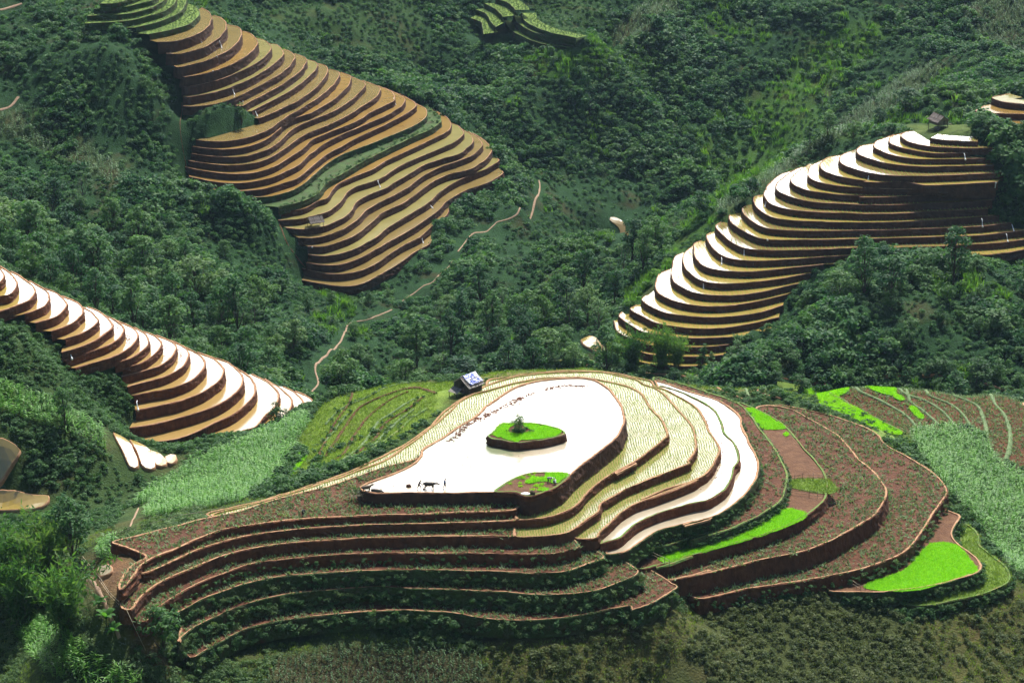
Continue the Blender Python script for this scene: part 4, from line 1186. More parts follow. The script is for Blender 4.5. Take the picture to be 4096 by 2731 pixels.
def tube_into(V, F, pts, rads, sides=6):
    pts = [np.array(p, float) for p in pts]
    base = len(V)
    for i, p in enumerate(pts):
        t_ = pts[min(i + 1, len(pts) - 1)] - pts[max(i - 1, 0)]
        t_ /= max(np.linalg.norm(t_), 1e-9)
        a = np.array([0, 0, 1.0]) if abs(t_[2]) < 0.9 else np.array([1.0, 0, 0])
        u = np.cross(t_, a); u /= np.linalg.norm(u); w = np.cross(t_, u)
        for s in range(sides):
            an = 2 * PI * s / sides
            V.append(tuple(p + (u * math.cos(an) + w * math.sin(an)) * rads[i]))
    for i in range(len(pts) - 1):
        for s in range(sides):
            s2 = (s + 1) % sides
            F.append((base + i * sides + s, base + i * sides + s2, base + (i + 1) * sides + s2, base + (i + 1) * sides + s))
    F.append(tuple(base + s for s in range(sides))[::-1])
    F.append(tuple(base + (len(pts) - 1) * sides + s for s in range(sides)))

def mesh_only(name, V, F, m, smooth_sh=True):
    me = bpy.data.meshes.new(name)
    me.from_pydata([tuple(v) for v in V], [], F)
    me.materials.append(m)
    if smooth_sh:
        me.polygons.foreach_set('use_smooth', np.ones(len(me.polygons), bool))
    me.update()
    return me

def tree_meshes(seed, kind):
    """(trunk mesh, crown mesh) of one tree, real size"""
    r_ = np.random.default_rng(seed)
    V, F, lobes = [], [], []
    if kind == 'broad':
        h = 8.0; th = 3.0; nl = 13; spread = 2.9; lr = (0.9, 1.6); n = 1000; ls = 0.27; m = M['leaf_tree']; bk = M['bark']
    elif kind == 'tall':
        h = 12.0; th = 4.5; nl = 15; spread = 2.3; lr = (0.9, 1.5); n = 1150; ls = 0.27; m = M['leaf_wood']; bk = M['bark']
    elif kind == 'open':
        h = 9.0; th = 4.0; nl = 11; spread = 2.8; lr = (0.7, 1.2); n = 560; ls = 0.24; m = M['leaf_bush']; bk = M['bark_pale']
    elif kind == 'pointed':
        h = 5.0; th = 0.6; nl = 12; spread = 1.2; lr = (0.45, 0.8); n = 700; ls = 0.17; m = M['leaf_tree']; bk = M['bark']
    else:                                # 'round' low tree or tall bush
        h = 4.0; th = 0.9; nl = 10; spread = 1.4; lr = (0.6, 1.0); n = 620; ls = 0.19; m = M['leaf_bush']; bk = M['bark']
    lean = r_.normal(0, 0.05, 2)
    tp = [(lean[0] * z_ * z_ / h * 2 + r_.normal(0, 0.03), lean[1] * z_ * z_ / h * 2 + r_.normal(0, 0.03), z_) for z_ in np.linspace(-0.6, h * 0.82, 7)]
    r0 = 0.018 * h + 0.03
    tube_into(V, F, tp, np.linspace(r0, r0 * 0.25, 7))
    for k in range(nl):
        f = (k + 0.5) / nl
        zc = th + (h - th) * f ** 0.9
        wide = math.sin(PI * min(1, 0.22 + 0.75 * f)) if kind != 'pointed' else (1.05 - f)
        an = k * 2.399 + r_.normal(0, 0.4)
        rr = spread * wide * (0.45 + 0.6 * r_.random())
        c = np.array([rr * math.cos(an) + lean[0] * zc, rr * math.sin(an) + lean[1] * zc, zc + r_.normal(0, 0.25)])
        rad = r_.uniform(*lr) * (0.75 + 0.35 * wide)
        lobes.append((c, rad))
        i = min(5, max(1, int(f * 5)))
        p0 = np.array(tp[i]); p0[2] = min(p0[2], c[2] - 0.3)
        mid = (p0 + c) / 2 + r_.normal(0, 0.12, 3) - np.array([0, 0, 0.2])
        tube_into(V, F, [p0, mid, c], [r0 * 0.42, r0 * 0.28, r0 * 0.1], 5)
    cen, nor = lobes_points(lobes, n, r_)
    cen = cen + r_.normal(0, 0.10, cen.shape)
    crown = leaves_mesh('crown', cen, nor, ls * (0.7 + 0.7 * r_.random(n)), 0.55, m, r_)
    return mesh_only('trunk', V, F, bk), crown

def bamboo_meshes(seed):
    r_ = np.random.default_rng(seed)
    V, F, cen, nor = [], [], [], []
    for k in range(26):
        an, rr = r_.uniform(0, 2 * PI), 0.9 * math.sqrt(r_.random())
        b0 = np.array([rr * math.cos(an), rr * math.sin(an), -0.5])
        h = r_.uniform(7.5, 12.5)
        out = r_.uniform(1.0, 3.4)
        d = np.array([math.cos(an + r_.normal(0, 0.5)), math.sin(an + r_.normal(0, 0.5)), 0])
        pts = [b0 + d * out * (s ** 2.4) + np.array([0, 0, h * (s - 0.22 * s ** 4)]) for s in np.linspace(0, 1, 7)]
        tube_into(V, F, pts, np.linspace(0.06, 0.015, 7), 4)
        for s in np.linspace(0.22, 1.0, 24):
            q = b0 + d * out * (s ** 2.4) + np.array([0, 0, h * (s - 0.22 * s ** 4)])
            for _ in range(4):
                o_ = r_.normal(0, 0.42, 3); o_[2] -= 0.15
                cen.append(q + o_ * 1.1); nor.append(r_.normal(0, 1, 3) + np.array([0, 0, 0.8]))
    cen, nor = np.array(cen), np.array(nor)
    crown = leaves_mesh('crown', cen, nor, 0.40 * (0.7 + 0.6 * r_.random(len(cen))), 0.26, M['leaf_bamboo'], r_, droop=0.8)
    return mesh_only('culms', V, F, M['culm']), crown

def bush_mesh(seed, m, n=120, ls=0.17, nl=6):
    r_ = np.random.default_rng(seed)
    lobes = []
    for k in range(nl):
        an = k * 2.4 + r_.normal(0, 0.4)
        rr = 0.62 * r_.random() ** 0.6
        lobes.append((np.array([rr * math.cos(an), rr * math.sin(an), 0.25 + 0.5 * r_.random()]), r_.uniform(0.34, 0.6)))
    c, nr = lobes_points(lobes, n, r_, 0.85)
    return leaves_mesh('shrub', c, nr, ls * (0.7 + 0.7 * r_.random(n)), 0.55, m, r_)

def blades_mesh(name, seed, m, n, h, w, spread, segs=2, arch=0.5, stalk=None):
    """upright blades that arch outwards"""
    r_ = np.random.default_rng(seed)
    V, F = [], []
    for k in range(n):
        an = r_.uniform(0, 2 * PI) if stalk is None else (k % 2) * PI + r_.normal(0, 0.45) + seed
        d = np.array([math.cos(an), math.sin(an), 0]); sd = np.array([-d[1], d[0], 0])
        if stalk is None:
            b0 = np.array([*(r_.normal(0, spread, 2)), 0.0]); hh = h * r_.uniform(0.7, 1.15); reach = arch * hh
        else:
            b0 = np.array([0, 0, stalk * (0.15 + 0.8 * k / n)]); hh = h * r_.uniform(0.7, 1.1); reach = arch * r_.uniform(0.8, 1.2)
        prev = None
        for s in range(segs + 1):
            f = s / segs
            c = b0 + d * reach * f + np.array([0, 0, hh * (f - (0.75 * f * f if stalk is not None else 0.15 * f * f))])
            ww = w * (1 - 0.85 * f) * (0.6 + 0.8 * min(f * 3, 1) if stalk is not None else 1)
            i0 = len(V)
            V += [c - sd * ww / 2, c + sd * ww / 2]
            if prev is not None:
                F.append((prev, prev + 1, i0 + 1, i0))
            prev = i0
    if stalk is not None:
        tube_into(V, F, [(0, 0, -0.1), (0, 0, stalk * 1.1)], [0.03, 0.015], 3)
    me = mesh_only(name, V, F, m, False)
    at = me.attributes.new('leaf', 'FLOAT', 'FACE')
    at.data.foreach_set('value', np.repeat(r_.random(len(F) // 2 + 1), 2)[:len(F)].astype(np.float32))
    return me

def instancer(name, label, cat, pts, rot, scl, meshes):
    """one mass of small plants nobody could count: points that carry copies of a few plant shapes"""
    pts = np.asarray(pts, np.float32)
    n = len(pts)
    me = bpy.data.meshes.new(name)
    me.vertices.add(n)
    me.vertices.foreach_set('co', pts.ravel())
    for nm, ty, arr in (('rot', 'FLOAT_VECTOR', rot), ('scl', 'FLOAT_VECTOR', scl), ('idx', 'INT', rng.integers(0, len(meshes), n))):
        a = me.attributes.new(nm, ty, 'POINT')
        if ty == 'INT':
            a.data.foreach_set('value', np.asarray(arr, np.int32))
        else:
            a.data.foreach_set('vector', np.asarray(arr, np.float32).ravel())
    o = bpy.data.objects.new(name, me)
    C.objects.link(o)
    col = bpy.data.collections.new(name + '_shapes')
    for k, mm_ in enumerate(meshes):
        to = bpy.data.objects.new(name + '_shape', mm_)
        col.objects.link(to)
    ng = bpy.data.node_groups.new(name, 'GeometryNodeTree')
    ng.interface.new_socket('Geometry', in_out='INPUT', socket_type='NodeSocketGeometry')
    ng.interface.new_socket('Geometry', in_out='OUTPUT', socket_type='NodeSocketGeometry')
    gi = ng.nodes.new('NodeGroupInput'); go = ng.nodes.new('NodeGroupOutput')
    ci = ng.nodes.new('GeometryNodeCollectionInfo'); ci.inputs['Collection'].default_value = col
    ci.inputs['Separate Children'].default_value = True; ci.inputs['Reset Children'].default_value = True
    ip = ng.nodes.new('GeometryNodeInstanceOnPoints'); ip.inputs['Pick Instance'].default_value = True
    def na(nm, ty):
        q = ng.nodes.new('GeometryNodeInputNamedAttribute'); q.data_type = ty; q.inputs['Name'].default_value = nm
        return q.outputs['Attribute']
    ng.links.new(gi.outputs[0], ip.inputs['Points'])
    ng.links.new(ci.outputs[0], ip.inputs['Instance'])
    ng.links.new(na('idx', 'INT'), ip.inputs['Instance Index'])
    ng.links.new(na('rot', 'FLOAT_VECTOR'), ip.inputs['Rotation'])
    ng.links.new(na('scl', 'FLOAT_VECTOR'), ip.inputs['Scale'])
    ng.links.new(ip.outputs[0], go.inputs[0])
    md = o.modifiers.new('scatter', 'NODES'); md.node_group = ng
    return stuff(o, label, cat)

def jit(x0, x1, y0, y1, s):
    gx, gy = np.meshgrid(np.arange(x0, x1, s), np.arange(y0, y1, s))
    gx = gx + rng.uniform(-0.45, 0.45, gx.shape) * s; gy = gy + rng.uniform(-0.45, 0.45, gy.shape) * s
    return gx.ravel(), gy.ravel()

def in_view(x, y, z, mrg=260):
    u, v = proj(x, y, z)
    return (u > -mrg) & (u < 4096 + mrg) & (v > -mrg) & (v < 2731 + mrg * 1.4)

def rots(n, tilt=0.15):
    return np.column_stack([rng.normal(0, tilt, n), rng.normal(0, tilt, n), rng.uniform(0, 2 * PI, n)])

def scls(s):
    s = np.asarray(s)
    return np.column_stack([s * rng.uniform(0.85, 1.15, len(s)), s * rng.uniform(0.85, 1.15, len(s)), s * rng.uniform(0.8, 1.25, len(s))])

SH = {}
SH['wood'] = [bush_mesh(100 + i, M['leaf_wood'], 150, 0.15, 7) for i in range(6)]
SH['bush'] = [bush_mesh(120 + i, M['leaf_bush'], 110, 0.17) for i in range(6)]
SH['olive'] = [bush_mesh(140 + i, M['leaf_olive'], 90, 0.15) for i in range(6)]
SH['light'] = [bush_mesh(150 + i, M['leaf_light'], 100, 0.16) for i in range(5)]
SH['bright'] = [blades_mesh('sun_patch_grass', 160 + i, M['leaf_bright'], 26, 1.5, 0.16, 0.35, 3, 0.45) for i in range(4)] + [bush_mesh(166 + i, M['leaf_bright'], 100, 0.17) for i in range(2)]
SH['turf'] = [blades_mesh('grass_tuft', 180 + i, M['leaf_turf'], 12, 0.42, 0.07, 0.22, 2, 0.6) for i in range(4)]
SH['corn'] = [blades_mesh('maize_plant', 200 + i, M['leaf_corn'], 10, 0.50, 0.14, 0, 4, 0.72, 1.35) for i in range(5)]
SH['cornd'] = [blades_mesh('maize_plant', 210 + i, M['leaf_corn_grey'], 8, 0.7, 0.13, 0, 3, 0.6, 1.2) for i in range(4)]
SH['crop'] = [blades_mesh('crop_seedling', 220 + i, M['leaf_crop'], 7, 0.22, 0.12, 0.12, 2, 1.0) for i in range(4)]
SH['rice'] = [blades_mesh('rice_tuft', 240 + i, M['leaf_rice'], 16, 0.26, 0.05, 0.16, 1, 0.35) for i in range(4)]
SH['ricethin'] = [blades_mesh('rice_hill', 250 + i, M['leaf_rice_thin'], 5, 0.38, 0.035, 0.05, 1, 0.5) for i in range(4)]
SH['flower'] = [bush_mesh(260, M['leaf_crop'], 60, 0.16)]

# ---- wild growth on every slope
xw, yw = [], []
for (y0, y1, s) in ((296, 352, 0.95), (352, 470, 1.25), (470, 600, 2.0), (600, 860, 2.6)):
    hw = y1 * 0.24 + 14
    x_, y_ = jit(-hw, hw, y0, y1, s / 1.5)
    e_ = 1.0
    sl_ = np.hypot(H(x_ + e_, y_) - H(x_ - e_, y_), H(x_, y_ + e_) - H(x_, y_ - e_)) / (2 * e_)
    k_ = rng.random(len(x_)) < np.clip((0.48 * np.sqrt(1 + sl_ ** 2)) * (1 + 0.9 * np.clip(sl_ - 0.5, 0, 2)), 0, 1)      # as many plants per area of slope on steep ground
    xw.append(x_[k_]); yw.append(y_[k_])
xw = np.concatenate(xw); yw = np.concatenate(yw)
zw = H(xw, yw)
s_ = in_view(xw, yw, zw) & free(xw, yw)
xw, yw, zw = xw[s_], yw[s_], zw[s_]
zn = zone_of(xw, yw, zw)
pn = vnoise(xw, yw, 14, 21) + 0.6 * vnoise(xw, yw, 5, 22)      # patchiness
rnd = rng.random(len(xw))
def zsel(*names):
    return np.isin(zn, [ZID[q] for q in names])
def plant(key, name, label, cat, sel, size, tilt=0.15, dz=-0.05):
    if sel.sum() == 0:
        return
    p = np.column_stack([xw[sel], yw[sel], zw[sel] + dz])
    instancer(name, label, cat, p, rots(len(p), tilt), scls(size[sel]), SH[key])
far = yw > 470
size_w = np.where(far, rng.uniform(1.15, 2.2, len(xw)) * np.clip(1 + 0.55 * vnoise(xw, yw, 12, 23) + 0.3 * vnoise(xw, yw, 30, 24), 0.5, 2.2), rng.uniform(0.7, 1.3, len(xw)))
plant('wood', 'undergrowth', 'dense dark green undergrowth filling the valley woods between the trees', 'undergrowth', (zsel('wood') & (pn < 0.55)) | (zsel('bright', 'farcorn') & (pn < -0.2) & (rnd < 0.75)), size_w)
plant('bush', 'light_undergrowth', 'paler green bushes mixed through the valley woods', 'undergrowth', (zsel('wood') & (pn >= 0.55)) | (zsel('bright') & (pn > -0.2) & (rnd < 0.3)), size_w * 0.9)
plant('bush', 'shrubs', 'mid green shrubs covering the spur left of the round hill', 'shrubs', zsel('bush'), rng.uniform(0.55, 1.25, len(xw)) * np.clip(1 + 0.3 * pn, 0.5, 1.7))
plant('light', 'slope_shrubs', 'leafy shrubs on the foreground slope at the lower left', 'shrubs', zsel('rough') & (pn > -0.4), rng.uniform(0.45, 0.95, len(xw)) * np.clip(1 + 0.35 * pn, 0.5, 1.7))
plant('olive', 'dry_shrubs', 'grey green scrub scattered over the dry grass slope at the bottom', 'shrubs', (zsel('olive') & (rnd < np.where(pn > 0.1, 0.7, 0.3))) | (zsel('thick') & (pn > -1.1)), rng.uniform(0.45, 1.05, len(xw)))
plant('bright', 'sun_patch_grass', 'bright green tall grass and cane on the valley slopes, partly standing in for sun patches', 'tall grass', (zsel('bright') & (pn > -0.25) & (rnd > 0.25)) | (zsel('wood') & (xw > 25) & (yw > 640) & (pn > 0.25) & (rnd > 0.3)) | (zsel('wood') & (pn > 1.35)), np.where(far, 1.25, 0.8) * rng.uniform(0.8, 1.4, len(xw)))  # in the far right wood, brighter growth imitates patches of sunlight
plant('bush', 'verge_weeds', 'rank green weeds on the banks between the right hand fields', 'weeds', (zsel('verge') & (rnd < 0.55)) | (zsel('fallow') & (rnd < 0.10)) | (zsel('grass') & (rnd < 0.035) & (pn > 0.2)), rng.uniform(0.35, 0.75, len(xw)))
plant('wood', 'meadow_growth', 'low dark green growth on the upper meadows', 'undergrowth', zsel('meadow'), rng.uniform(0.5, 1.0, len(xw)) * 1.3)
plant('crop', 'shelf_weeds', 'small weeds on the fallow strips behind the pond', 'weeds', zsel('fallow') & (rnd < 0.6), rng.uniform(0.8, 1.6, len(xw)))
# turf
xt, yt = jit(-110, 110, 300, 446, 0.55)
zt = H(xt, yt); s_ = in_view(xt, yt, zt, 100) & free(xt, yt)
xt, yt, zt = xt[s_], yt[s_], zt[s_]
znt = zone_of(xt, yt, zt)
s_ = np.isin(znt, [ZID['grass'], ZID['olive'], ZID['verge'], ZID['fallow'], ZID['rough']]) & (rng.random(len(xt)) < np.where(znt == ZID['grass'], 0.9, 0.45))
p = np.column_stack([xt, yt, zt])[s_]
sh_t = []
for poly, z, Hh, fam in LEVELS:
    if fam == 'K' and abs(z - ZK['l12']) < 0.01:
        x0, y0 = poly.min(0); x1, y1 = poly.max(0)
        gx, gy = jit(x0, x1, y0, y1, 0.5)
        q = inside(poly, gx, gy) & (topz(gx, gy) < z + 0.2)
        sh_t.append(np.column_stack([gx[q], gy[q], np.full(q.sum(), z)]))
gx, gy = jit(*[v for k_ in (0, 1) for v in (TURFxy[:, k_].min(), TURFxy[:, k_].max())], 0.45)
q = inside(TURFxy, gx, gy); sh_t.append(np.column_stack([gx[q], gy[q], np.full(q.sum(), ZK['l8'] + 0.08)]))
p = np.vstack([p] + sh_t)
instancer('grass', 'short yellow green grass on the slopes of the round hill', 'grass', p, rots(len(p)), scls(rng.uniform(0.6, 1.3, len(p))), SH['turf'])
print('wild', len(xw), 'turf', len(p))

# ---- maize
def maize(key, name, label, zone, s, y0, y1, size, rows=None):
    hw = y1 * 0.24
    if rows:
        gx, gy = np.meshgrid(np.arange(-hw, hw, rows[0]), np.arange(y0, y1, rows[1]))
        x_, y_ = (gx + rng.normal(0, 0.10, gx.shape)).ravel(), (gy + rng.normal(0, 0.10, gy.shape)).ravel()
    else:
        x_, y_ = jit(-hw, hw, y0, y1, s)
    z_ = H(x_, y_)
    q = in_view(x_, y_, z_) & free(x_, y_)
    x_, y_, z_ = x_[q], y_[q], z_[q]
    q = (zone_of(x_, y_, z_) == ZID[zone]) & (vnoise(x_, y_, 7, 31) > -1.6)
    p = np.column_stack([x_, y_, z_ - 0.05])[q]
    if len(p) == 0:
        return
    instancer(name, label, 'maize field', p, rots(len(p), 0.12), scls(size * rng.uniform(0.75, 1.2, len(p))), SH[key])
    print(name, len(p))
maize('corn', 'maize', 'glossy green maize on the flanks of the round hill', 'corn', 0.74, 300, 450, 1.25)
maize('cornd', 'young_maize', 'young dusty green maize in rows at the bottom edge of the picture', 'cornlow', 0, 296, 345, 0.72, (0.75, 0.85))
maize('cornd', 'hillside_maize', 'grey green maize rows climbing the far hillsides', 'farcorn', 1.35, 540, 860, 1.35)
maize('corn', 'terrace_edge_maize', 'narrow band of maize along the crest of the left terraces', 'crestcorn', 0.8, 430, 480, 0.9)

# ---- crops on the bare soil shelves and fields
def on_shelf(xy, z, s, lift=0.05, inset=0.0):
    x0, y0 = xy.min(0); x1, y1 = xy.max(0)
    x_, y_ = jit(x0, x1, y0, y1, s)
    q = inside(xy, x_, y_) & (topz(x_, y_) < z + 0.25)
    return np.column_stack([x_[q], y_[q], np.full(q.sum(), z + lift)])
pc = []
for key, dens in (('f1', 0.75), ('l4l', 0.72), ('l5l', 0.72), ('l6l', 0.8), ('l7l', 0.8), ('l7', 0.95), ('l9', 0.75), ('l10', 0.72)):
    q = on_shelf(K[key], ZK[key], dens)
    keep_ = np.ones(len(q), bool)
    for bx, bz, _m in BEDS:
        if bz is not None and abs(bz - ZK[key]) < 0.3:
            keep_ &= ~inside(bx, q[:, 0], q[:, 1])
    pc.append(q[keep_ & (rng.random(len(q)) < np.clip(0.85 + 0.3 * vnoise(q[:, 0], q[:, 1], 6, 41), 0.45, 1))])
for xy_, key in ((F2xy, 'l2'), (F3xy, 'l3')):
    pc.append(on_shelf(xy_, ZK[key], 0.72, 0.07))
x_, y_ = jit(20, 125, 340, 475, 0.85)
z_ = H(x_, y_); q = free(x_, y_); x_, y_, z_ = x_[q], y_[q], z_[q]
q = zone_of(x_, y_, z_) == ZID['field']
for bx, bz, _m in BEDS:
    if bz is None:
        q &= ~inside(bx, x_, y_)
pc.append(np.column_stack([x_, y_, z_ + 0.05])[q])
pc = np.vstack(pc)
instancer('crop_seedlings', 'small grey green crop seedlings dotted over the brown fields', 'crop seedlings', pc, rots(len(pc), 0.2), scls(rng.uniform(0.8, 2.2, len(pc))), SH['crop'])
# ---- rice: thick green seedbeds and thin rows of planted rice
pr = []
for bx, bz, mk in BEDS:
    if mk == 'turf':
        continue
    x0, y0 = bx.min(0); x1, y1 = bx.max(0)
    x_, y_ = jit(x0, x1, y0, y1, 0.30)
    q = inside(bx, x_, y_)
    pr.append(np.column_stack([x_[q], y_[q], (H(x_[q], y_[q]) + 0.2) if bz is None else np.full(q.sum(), bz + 0.09)]))
pr = np.vstack(pr)
instancer('rice_seedlings', 'bright lime green rice seedlings standing thick in the seedbeds', 'rice seedlings', pr, rots(len(pr), 0.1), scls(rng.uniform(0.8, 1.2, len(pr))), SH['rice'])
pp = []
def rows(xy, z, a, b_, ang):
    x0, y0 = xy.min(0) - 3; x1, y1 = xy.max(0) + 3
    R_ = math.hypot(x1 - x0, y1 - y0) / 2
    gx, gy = np.meshgrid(np.arange(-R_, R_, a), np.arange(-R_, R_, b_))
    gx = gx + rng.normal(0, 0.03, gx.shape) + 0.25 * np.sin(gy * 0.21) + 0.12 * np.sin(gy * 0.9 + 1); gy = gy + rng.normal(0, 0.05, gy.shape)
    cx, cy_ = (x0 + x1) / 2, (y0 + y1) / 2
    x_ = (cx + gx * math.cos(ang) - gy * math.sin(ang)).ravel(); y_ = (cy_ + gx * math.sin(ang) + gy * math.cos(ang)).ravel()
    q = inside(xy, x_, y_) & (topz(x_, y_) < z + 0.2)
    return np.column_stack([x_[q], y_[q], np.full(q.sum(), z)])
for key in ('l2', 'l3', 'l4r'):
    q = rows(K[key], ZK[key], 0.42, 0.24, 0.12)
    for bx, kk in ((F2xy, 'l2'), (F3xy, 'l3')):
        if kk == key:
            q = q[~inside(bx, q[:, 0], q[:, 1])]
    pp.append(q[rng.random(len(q)) < 0.93])
for poly, z, Hh, fam in LEVELS:
    if fam == 'C':
        pp.append(rows(poly, z, 1.05, 0.5, 0.1))
pp = np.vstack(pp)
instancer('planted_rice', 'thin rows of freshly planted rice standing in the flooded terraces', 'planted rice', pp, rots(len(pp), 0.1), scls(rng.uniform(0.7, 1.2, len(pp))), SH['ricethin'])
print('crops', len(pc), 'rice', len(pr), 'planted', len(pp))

# ---- bushes hanging on the grassed banks of the round hill
pg = []
pb = []
for key, dens, siz in (('l6', 0.5, 0.45), ('l7', 0.5, 0.5), ('l5l', 0.55, 0.62), ('l6l', 0.5, 0.8), ('l7l', 0.35, 0.95), ('l11', 0.5, 0.7), ('l12', 0.5, 0.75), ('l4l', 0.9, 0.5), ('l10', 0.8, 0.6)):
    xy_ = K[key]; nr_ = normals(xy_, True)
    for (a, b_), (nx_2, ny_2) in zip(xy_, nr_):
        if ny_2 > 0.25:
            continue
        Hh = [l_[2] for l_ in LEVELS if l_[1] == ZK[key] and l_[3] == 'K'][0]
        for _ in range(4):
            if rng.random() < dens * (1.0 if key != 'l4l' and key != 'l10' else 0.35):
                f = rng.uniform(0.25, 1.0)
                ox = 0.15 + 0.28 * Hh * f
                qx, qy = a + nx_2 * ox, b_ + ny_2 * ox
                tz = topz(np.array([qx + nx_2 * 0.8]), np.array([qy + ny_2 * 0.8]))[0]
                if tz > ZK[key] - 0.6 * Hh:
                    continue
                pb.append((qx, qy, ZK[key] - Hh * f - 0.25, siz * rng.uniform(0.55, 1.15)))
# thick hedge of bushes under the lowest front shelf and under the outer right ones
for tr, n_b, sz in (('F 450,1500 500,1470 600,1455 700,1440 850,1430 1000,1430 1150,1445 1300,1440', 420, 1.25), ('F 1380,1425 1470,1400 1550,1375', 110, 1.0), ('F 1640,1385 1750,1365 1860,1350', 150, 1.15), ('F 1935,1370 2050,1375', 70, 1.1), ('F 2080,1410 2200,1395 2300,1360', 120, 1.0)):
    ln = ground_line(tr)
    for _ in range(n_b):
        q = ln[rng.integers(len(ln))] + rng.normal(0, 1.0, 2)
        if topz(q[:1], q[1:])[0] > -900:
            continue
        pb.append((q[0], q[1], float(H(q[0], q[1])) - 0.1, sz * rng.uniform(0.5, 1.15)))
for ln in FLANK[3:] + [ground_line('F 310,1205 480,1172 620,1120 860,1050')]:
    for q in ln[::2]:
        q = q + rng.normal(0, 0.5, 2)
        if free(q[:1], q[1:])[0]:
            pb.append((q[0], q[1], float(H(q[0], q[1])) - 0.05, rng.uniform(0.3, 0.75)))
for tr, n_b in (('F 760,905 880,872 1000,862 1100,842 1250,828 1400,828 1560,842 1700,852 1900,850 2100,856 2340,885', 330), ('F 640,1105 700,1085 740,1050 900,985', 60)):
    ln = ground_line(tr)
    for _ in range(n_b):
        q = ln[rng.integers(len(ln))] + rng.normal(0, 0.9, 2)
        if free(q[:1], q[1:])[0]:
            pb.append((q[0], q[1], float(H(q[0], q[1])) - 0.05, rng.uniform(0.4, 1.0)))
for poly, z, Hh, fam in LEVELS:
    if fam == 'A' and abs(z - zA[nA - 1 - 18]) < 0.01:
        for q in poly[::1]:
            for _ in range(2):
                g_ = q + rng.normal(0, 0.8, 2)
                tz = topz(g_[:1], g_[1:])[0]
                if abs(tz - z) < 0.05:
                    pb.append((g_[0], g_[1], z - 0.05, rng.uniform(0.3, 0.75)))
for poly, z, Hh, fam in LEVELS:
    if (fam == 'A' and z > zA[nA - 1] + 0.5) or fam == 'T':
        x0, y0 = poly.min(0); x1, y1 = poly.max(0)
        gx, gy = jit(x0, x1, y0, y1, 0.9)
        q = inside(poly, gx, gy) & (topz(gx, gy) < z + 0.2)
        pg += [(a, b_, z - 0.05, rng.uniform(0.22, 0.42)) for a, b_ in zip(gx[q], gy[q])]
pb = np.array(pb)
pg = np.array(pg)
instancer('shelf_grass', 'low pale green growth covering the green terraces at the top', 'shelf grass', pg[:, :3], rots(len(pg), 0.2), scls(pg[:, 3]), SH['light'])
instancer('bank_bushes', 'dark leafy bushes hanging on the banks and edges of the round hill', 'bushes', pb[:, :3], rots(len(pb), 0.25), scls(pb[:, 3]), SH['bush'] + SH['light'][:4])
print('bank bushes', len(pb))
# ------------------------------------------------------------------ trees
TREES = {}
for kind, cnt in (('broad', 5), ('tall', 4), ('open', 3), ('pointed', 2), ('round', 4)):
    TREES[kind] = [tree_meshes(300 + 17 * i + len(kind), kind) for i in range(cnt)]
TREES['bamboo'] = [bamboo_meshes(400 + i) for i in range(3)]
HT = {'broad': 8.6, 'tall': 12.4, 'open': 9.2, 'pointed': 5.3, 'round': 4.2, 'bamboo': 11.0}
protos = {}

def make_tree(kind, var, loc, height, rz, label, cat='tree', group=None, name=None):
    nm = name or {'bamboo': 'bamboo_clump', 'pointed': 'conifer_tree', 'round': 'small_tree'}.get(kind, kind + '_tree' if kind != 'open' else 'thin_tree')
    key = (nm, kind, var)
    tm, cm = TREES[kind][var]
    if key not in protos:
        r = bpy.data.objects.new(nm, None); C.objects.link(r)
        a = bpy.data.objects.new('culms' if kind == 'bamboo' else 'trunk', tm); C.objects.link(a); a.parent = r
        c = bpy.data.objects.new('crown', cm); C.objects.link(c); c.parent = r
        protos[key] = r
    else:
        src = protos[key]
        r = src.copy(); C.objects.link(r)
        for ch in list(src.children):
            q = ch.copy(); C.objects.link(q); q.parent = r
    r.location = loc
    s = height / HT[kind]
    w_ = s * random.uniform(0.95, 1.3)
    r.scale = (w_, w_ * random.uniform(0.92, 1.08), s)
    r.rotation_euler = (0, 0, rz)
    for k in ('group',):
        if k in r:
            del r[k]
    return tag(r, label, cat, group)

NT = 0
def put(kind, u, v, h, label, group=None, cat='tree', dz=0.0, name=None):
    """a tree whose foot stands at a point of the photo (2352 px scale)"""
    global NT
    x, y, z = hF(u, v)
    NT += 1
    make_tree(kind, NT % len(TREES[kind]), (x, y, z - 0.1 + dz), h, random.uniform(0, 6.28), label, cat, group, name)
    return x, y, z

# the ones that stand out in the photograph
put('tall', 150, 985, 8.2, 'slim dark tree with a bare trunk above the maize spur', None)
put('round', 637, 975, 4.2, 'round dark green tree where the left terraces meet the maize slope')
put('broad', 376, 1502, 7.6, 'lone dark tree with a clear trunk below the ends of the brown terraces')
for u, v, h, lb in ((55, 1440, 15.5, 'tall feathery bamboo clump at the left edge of the foreground'), (150, 1450, 14.0, 'broad drooping bamboo clump beside the path to the brown terraces'),
                    (15, 1360, 15.0, 'bamboo clump cut off by the left edge, behind the tallest one'), (110, 1350, 15.0, 'bamboo clump standing behind the broad drooping one')):
    put('bamboo', u, v, h, lb, cat='bamboo')
put('tall', 170, 1300, 12.0, 'tall dark leafy tree rising behind the foreground bamboo')
put('broad', 120, 1290, 9.0, 'dense dark tree left of the tall one behind the foreground bamboo')
put('round', 190, 1345, 5.5, 'low bushy tree at the foot of the foreground bamboo')
for u, v, h, lb in ((1450, 845, 11.5, 'bamboo grove at the left foot of the right hand terraces'), (1520, 848, 12.5, 'tallest bamboo in front of the lowest right hand terraces'), (1555, 842, 9.5, 'bamboo on the right side of the grove before the dark terrace walls'), (1410, 835, 8.5, 'bamboo beside the crescent shaped white paddy')):
    put('bamboo', u, v, h, lb, cat='bamboo')
